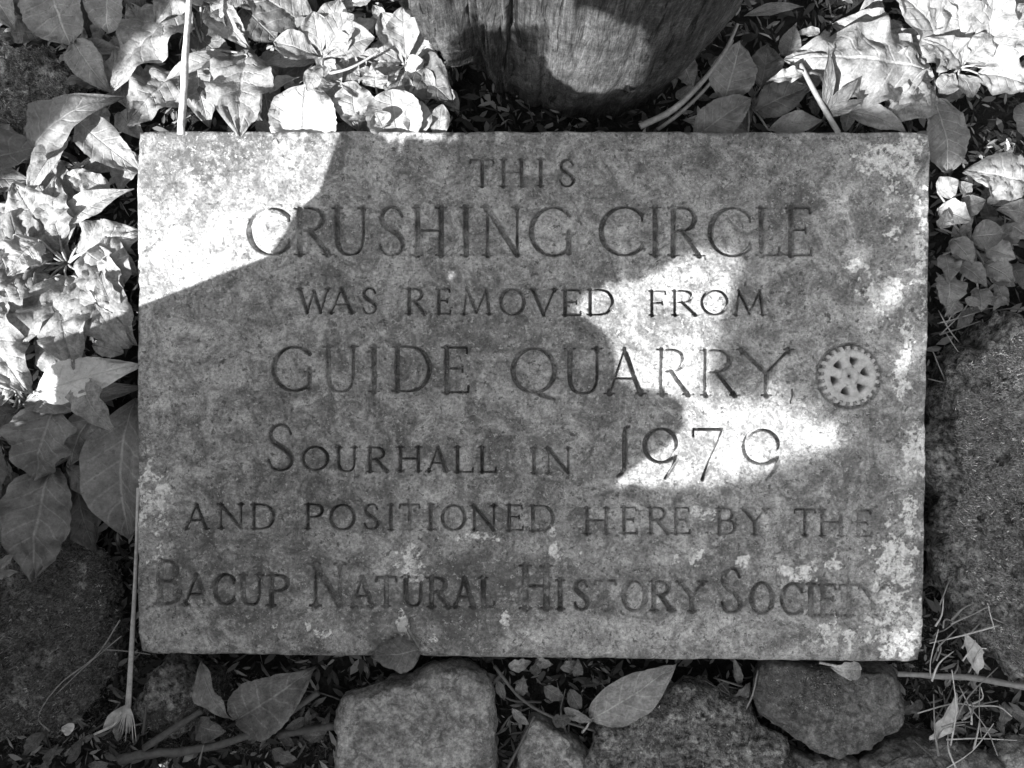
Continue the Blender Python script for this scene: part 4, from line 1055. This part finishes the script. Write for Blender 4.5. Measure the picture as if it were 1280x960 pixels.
# leaves on the left that stand in the sun
zl = .07
def litpx(poly, z): fill([mask_px(x, y, z) for x, y in poly], lit)
litpx([(-20, 235), (60, 225), (175, 235), (172, 300), (172, 440), (172, 470), (120, 475), (40, 505), (-20, 500)], zl)
litpx([(130, 110), (190, 40), (250, -20), (560, -20), (560, 150), (560, 168), (205, 168), (185, 130)], .075)
litpx([(40, 190), (85, 165), (150, 110), (180, 210), (120, 200), (60, 240)], .07)
litpx([(975, 90), (1000, 30), (1060, -10), (1300, -20), (1300, 110), (1180, 112), (1160, 120), (1060, 130)], .085)
litpx([(1170, 215), (1200, 220), (1210, 265), (1172, 275)], .07)
litpx([(1215, 205), (1280, 200), (1280, 245), (1225, 240)], .07)
# the trunk: a rounded sun patch and the split left edge
def littrunk(poly):
    q = []
    for x, y in poly:
        h = trunk_hit(x, y); w = h + SUN * ((ZP - h.z) / SUN.z); q.append((w.x / SC + 640, 480 - w.y / SC))
    fill(q, lit)
littrunk(ell(740, 64, 60, 50, rot=.5))
littrunk([(600, -20), (700, -20), (712, 10), (690, 26), (640, 30), (600, 25)])
littrunk([(540, -20), (590, -20), (592, 90), (585, 120), (560, 80)])
fr2 = random.Random(8)                          # gaps left in the added leaf mass: they blur into a soft half-light
for k in range(400):
    x, y = fr2.uniform(900, 1170), fr2.uniform(170, 830)
    dens = np.interp(x, [900, 1000, 1150], [.25, .6, 1.0]) * np.interp(y, [170, 420, 520, 620, 700, 830], [1, 1, .7, .5, .8, 1])
    if fr2.random() < dens * .24: fill(ell(x, y, fr2.uniform(5, 9), fr2.uniform(5, 9), 10), lit)
for (x, y, r1, r2) in [(1128, 790, 10, 12), (1138, 730, 8, 10), (700, 690, 12, 8), (740, 665, 14, 7), (800, 660, 12, 8), (860, 655, 14, 6), (650, 700, 8, 10), (1142, 570, 7, 12), (1225, 715, 12, 12), (1240, 520, 12, 12), (1235, 450, 16, 12), (1262, 470, 12, 16), (870, 900, 10, 8)]:
    fill(ell(x, y, r1, r2), lit)

def cell(px, py):
    return int((py - ORY) / CELL), int((px - ORX) / CELL)
def shadow_px(w):
    q = w - SUN * ((w.z - ZP) / SUN.z)
    return q.x / SC + 640, 480 - q.y / SC
def outside(w, m):
    if w.z > CAMZ: return True
    k = (CAMZ - w.z) / HC
    return abs(w.x) > 640 * SC * k + m or abs(w.y) > 480 * SC * k + m

def build_shade_shrub():
    sh = thing('added_shade_shrub', 'added unseen leaf mass shaped to shade the plaque around its sun patches', 'shade_shrub')
    rr = random.Random(22)
    n1 = SUN.cross(Vector((0, 0, 1))).normalized(); n2 = n1.cross(SUN).normalized()
    cov = np.zeros(lit.shape, np.int16)
    nodes = []
    def tfor(px, py):
        base = float(np.interp(px, [150, 430, 800, 900, 1100], [.34, .55, 1.1, 2.6, 3.6]))
        if py < 0: base = 1.6
        elif py < 250 and px < 460: base = max(base, 1.6)
        w = Vector(((px - 640) * SC, (480 - py) * SC, ZP)); t = base
        while not outside(w + SUN * t, .10): t += .03
        return t
    # large lobed leaves with the outlines whose shadows lie on the plaque
    big = [
        ([(60, 428), (172, 383), (335, 320), (372, 338), (400, 400), (350, 480), (270, 540), (160, 560), (80, 500)], .42),
        ([(335, 320), (352, 296), (372, 262), (398, 240), (421, 176), (432, 150), (480, 170), (540, 240), (520, 330), (440, 380), (372, 352)], .50),
        ([(690, 380), (735, 396), (757, 415), (770, 445), (770, 470), (792, 484), (832, 488), (855, 505), (857, 530), (840, 552), (800, 580), (772, 600), (700, 610), (610, 560), (570, 470), (610, 400)], .85),
    ]
    Vb = []
    for poly, t0 in big:
        cx = sum(p[0] for p in poly) / len(poly); cy = sum(p[1] for p in poly) / len(poly)
        w0 = Vector(((cx - 640) * SC, (480 - cy) * SC, ZP)); t = t0
        while not all(outside(Vector(((x - 640) * SC, (480 - y) * SC, ZP)) + SUN * t, .02) for x, y in poly): t += .02
        V = []
        nr = 4
        for k in range(nr + 1):
            f = 1 - k / nr
            for x, y in poly:
                qx, qy = cx + (x - cx) * f, cy + (y - cy) * f
                V.append(Vector(((qx - 640) * SC, (480 - qy) * SC, ZP)) + SUN * (t + .03 * math.sin(qx * .012 + qy * .017) + .02 * (1 - f)))
        o = obj('leaf', mesh_np('leaf', [tuple(v) for v in V], grid_faces(nr + 1, len(poly), True), True, [(.5, .5)] * len(V)), M['mid'], sh)
        nodes.append(V[0])
        fill(poly, cov, 2)
    V = []; F = []
    shape = [(0, 0), (.25, .28), (.5, .36), (.75, .26), (1, 0), (.75, -.26), (.5, -.36), (.25, -.28)]
    samples = [(a, b * s) for a, b in [(0, 0), (.12, .14), (.25, .28), (.38, .33), (.5, .36), (.62, .32), (.75, .26), (.88, .13), (1, 0)] for s in (-1, -.5, 0, .5, 1)]
    base_pts = []
    ids = np.argwhere(need & ~lit)
    sizes = [.13, .10, .075, .055, .038, .026, .017, .011]
    for sweep in range(10):
        order = ids[cov[ids[:, 0], ids[:, 1]] < 1]
        rr.shuffle(o := [tuple(i) for i in order])
        for (iy, ix) in o[:9000]:
            if cov[iy, ix] >= 1: continue
            px, py = ORX + CELL * (ix + .5), ORY + CELL * (iy + .5)
            for L in sizes[min(sweep, 3):]:
                a = rr.uniform(0, 2 * math.pi)
                t = tfor(px, py) + rr.uniform(0, .18)
                d = (n1 * math.cos(a) + n2 * math.sin(a) + SUN * rr.uniform(-.5, .5)).normalized()
                s = d.cross((SUN + Vector((rr.uniform(-.4, .4), rr.uniform(-.4, .4), rr.uniform(-.4, .4))))).normalized()
                c = Vector(((px - 640) * SC, (480 - py) * SC, ZP)) + SUN * t - d * (L * .5)
                ok = True; hit = []
                for (p, q) in samples:
                    w = c + d * (L * p) + s * (L * q)
                    sx, sy = shadow_px(w); yy, xx = cell(sx, sy)
                    if not (0 <= yy < NYM and 0 <= xx < NXM) or lit[yy, xx] or not outside(w, .01): ok = False; break
                    hit.append((yy, xx))
                if not ok: continue
                for (yy, xx) in hit: cov[yy, xx] += 1
                # fill the cells inside the leaf roughly
                i0 = len(V); nrm = d.cross(s)
                for (p, q) in shape:
                    V.append(tuple(c + d * (L * p) + s * (L * q) + nrm * (L * (.10 * abs(q) * 2.5 - .2 * (p - .5) ** 2))))
                F += [(i0, i0 + 1, i0 + 7, i0), (i0 + 1, i0 + 2, i0 + 6, i0 + 7), (i0 + 2, i0 + 3, i0 + 5, i0 + 6), (i0 + 3, i0 + 4, i0 + 5, i0 + 3)]
                base_pts.append(c)
                fill_leaf(cov, [shadow_px(c + d * (L * p) + s * (L * q)) for p, q in shape])
                break
    tris = []
    for f in F:
        if f[0] == f[3]: tris.append((f[0], f[1], f[2]))
        else: tris += [(f[0], f[1], f[2]), (f[0], f[2], f[3])]
    fol = obj('shade_foliage', mesh_np('shade_foliage', V, tris, True, [(.5, .5)] * len(V)), M['mid'], sh)
    fol['kind'] = 'stuff'
    print('shrub leaves', len(base_pts), 'uncovered', int((need & ~lit & (cov < 1)).sum()), 'of', int((need & ~lit).sum()))
    # stems: a main stem off to the side, then twigs joining leaf to leaf wherever their shadow misses the sun patches
    root = Vector((-1.35, -1.15, float(ground_z(-1.35, -1.15)) - .02))
    main = curve_pts([root, Vector((-1.3, -1.1, .5)), Vector((-1.2, -1.05, 1.0)), Vector((-1.25, -1.1, 1.7))], 20)
    tv, tf = tube(main, list(np.linspace(.03, .008, 20)), 9, .1)
    obj('stem', mesh_np('stem', tv, tf), M['twig'], sh)
    pts = [tuple(p) for p in main]
    P3 = np.array(pts)
    VV = []; FF = []
    bp = sorted(base_pts, key=lambda p: (p - main[10]).length)
    for b in bp:
        d2 = ((P3 - np.array(tuple(b))) ** 2).sum(1)
        for j in np.argsort(d2)[:4]:
            a = Vector(P3[j]); ok = True
            for f in np.linspace(0, 1, 14):
                w = a.lerp(b, f); sx, sy = shadow_px(w); yy, xx = cell(sx, sy)
                if (0 <= yy < NYM and 0 <= xx < NXM and lit[yy, xx]) or not outside(w, .005): ok = False; break
            if ok:
                i0 = len(VV); r_ = .0016
                for e in (a, b):
                    VV += [(e.x + r_, e.y, e.z), (e.x - r_ * .5, e.y + r_, e.z), (e.x - r_ * .5, e.y - r_, e.z)]
                FF += [(i0, i0 + 1, i0 + 4, i0 + 3), (i0 + 1, i0 + 2, i0 + 5, i0 + 4), (i0 + 2, i0, i0 + 3, i0 + 5)]
                break
        P3 = np.vstack([P3, np.array(tuple(b))])
    tw = obj('twigs', mesh_np('twigs', VV, FF), M['twig'], sh); tw['kind'] = 'stuff'

def fill_leaf(arr, poly):
    x = [p[0] for p in poly]; y = [p[1] for p in poly]
    c0 = max(int((min(x) - ORX) / CELL) - 1, 0); c1 = int((max(x) - ORX) / CELL) + 2
    r0 = max(int((min(y) - ORY) / CELL) - 1, 0); r1 = int((max(y) - ORY) / CELL) + 2
    X = MX[r0:r1, c0:c1]; Y = MY[r0:r1, c0:c1]
    c = np.zeros(X.shape, bool); j = len(poly) - 1
    for i in range(len(poly)):
        c ^= ((y[i] > Y) != (y[j] > Y)) & (X < (x[j] - x[i]) * (Y - y[i]) / (y[j] - y[i] + 1e-12) + x[i]); j = i
    arr[r0:r1, c0:c1][c] += 1
build_shade_shrub()

def build_sky_screen():  # added ring of leaves out of view, put in to darken the trunk
    """low dense leafy bank added on the near side, unseen, to keep the low sky off the trunk"""
    h = thing('sky_screen', 'added unseen leafy bank blocking low sky light from the trunk', 'sky_screen')
    n, zs = 90, np.array([-.05, .15, .35, .55, .75, .9, 1.0, 1.03, 1.0, .8, .4, -.05])
    offs = np.array([-.16, -.2, -.22, -.22, -.2, -.15, -.06, .05, .15, .2, .22, .2])
    a = np.radians(np.linspace(165, 375, n))[:, None]
    r = 1.95 + offs[None, :] + .07 * fbm(np.cos(a) * 9, np.sin(a) * 9, zs[None, :] * 5, 401, 3)
    V = np.stack([r * np.cos(a), r * np.sin(a), zs[None, :] + 0 * a + .05 * fbm(a * 6, 0 * a, zs[None, :], 402, 2) * (zs[None, :] > .5)], -1)
    obj('screen_core', mesh_np('screen_core', V.reshape(-1, 3), grid_faces(n, len(zs))), M['twig'], h)['kind'] = 'stuff'
    g = np.random.default_rng(5); N = 9000
    ii, jj = g.integers(0, n - 1, N), g.integers(0, 9, N)
    b = V[ii, jj] + (V[ii + 1, jj] - V[ii, jj]) * g.random((N, 1)) + (V[ii, jj + 1] - V[ii, jj]) * g.random((N, 1))
    d = g.normal(size=(N, 3)); d /= np.linalg.norm(d, axis=1, keepdims=True)
    e = np.cross(d, g.normal(size=(N, 3))); e /= np.linalg.norm(e, axis=1, keepdims=True)
    L = g.uniform(.04, .08, (N, 1))
    LV = np.stack([b, b + d * L * .5 + e * L * .3, b + d * L, b + d * L * .5 - e * L * .3], 1).reshape(-1, 3)
    obj('shade_foliage', mesh_np('shade_foliage', LV, np.arange(N * 4).reshape(N, 4), False, np.tile([[.5, .5]], (N * 4, 1))), M['dark'], h)['kind'] = 'stuff'
build_sky_screen()
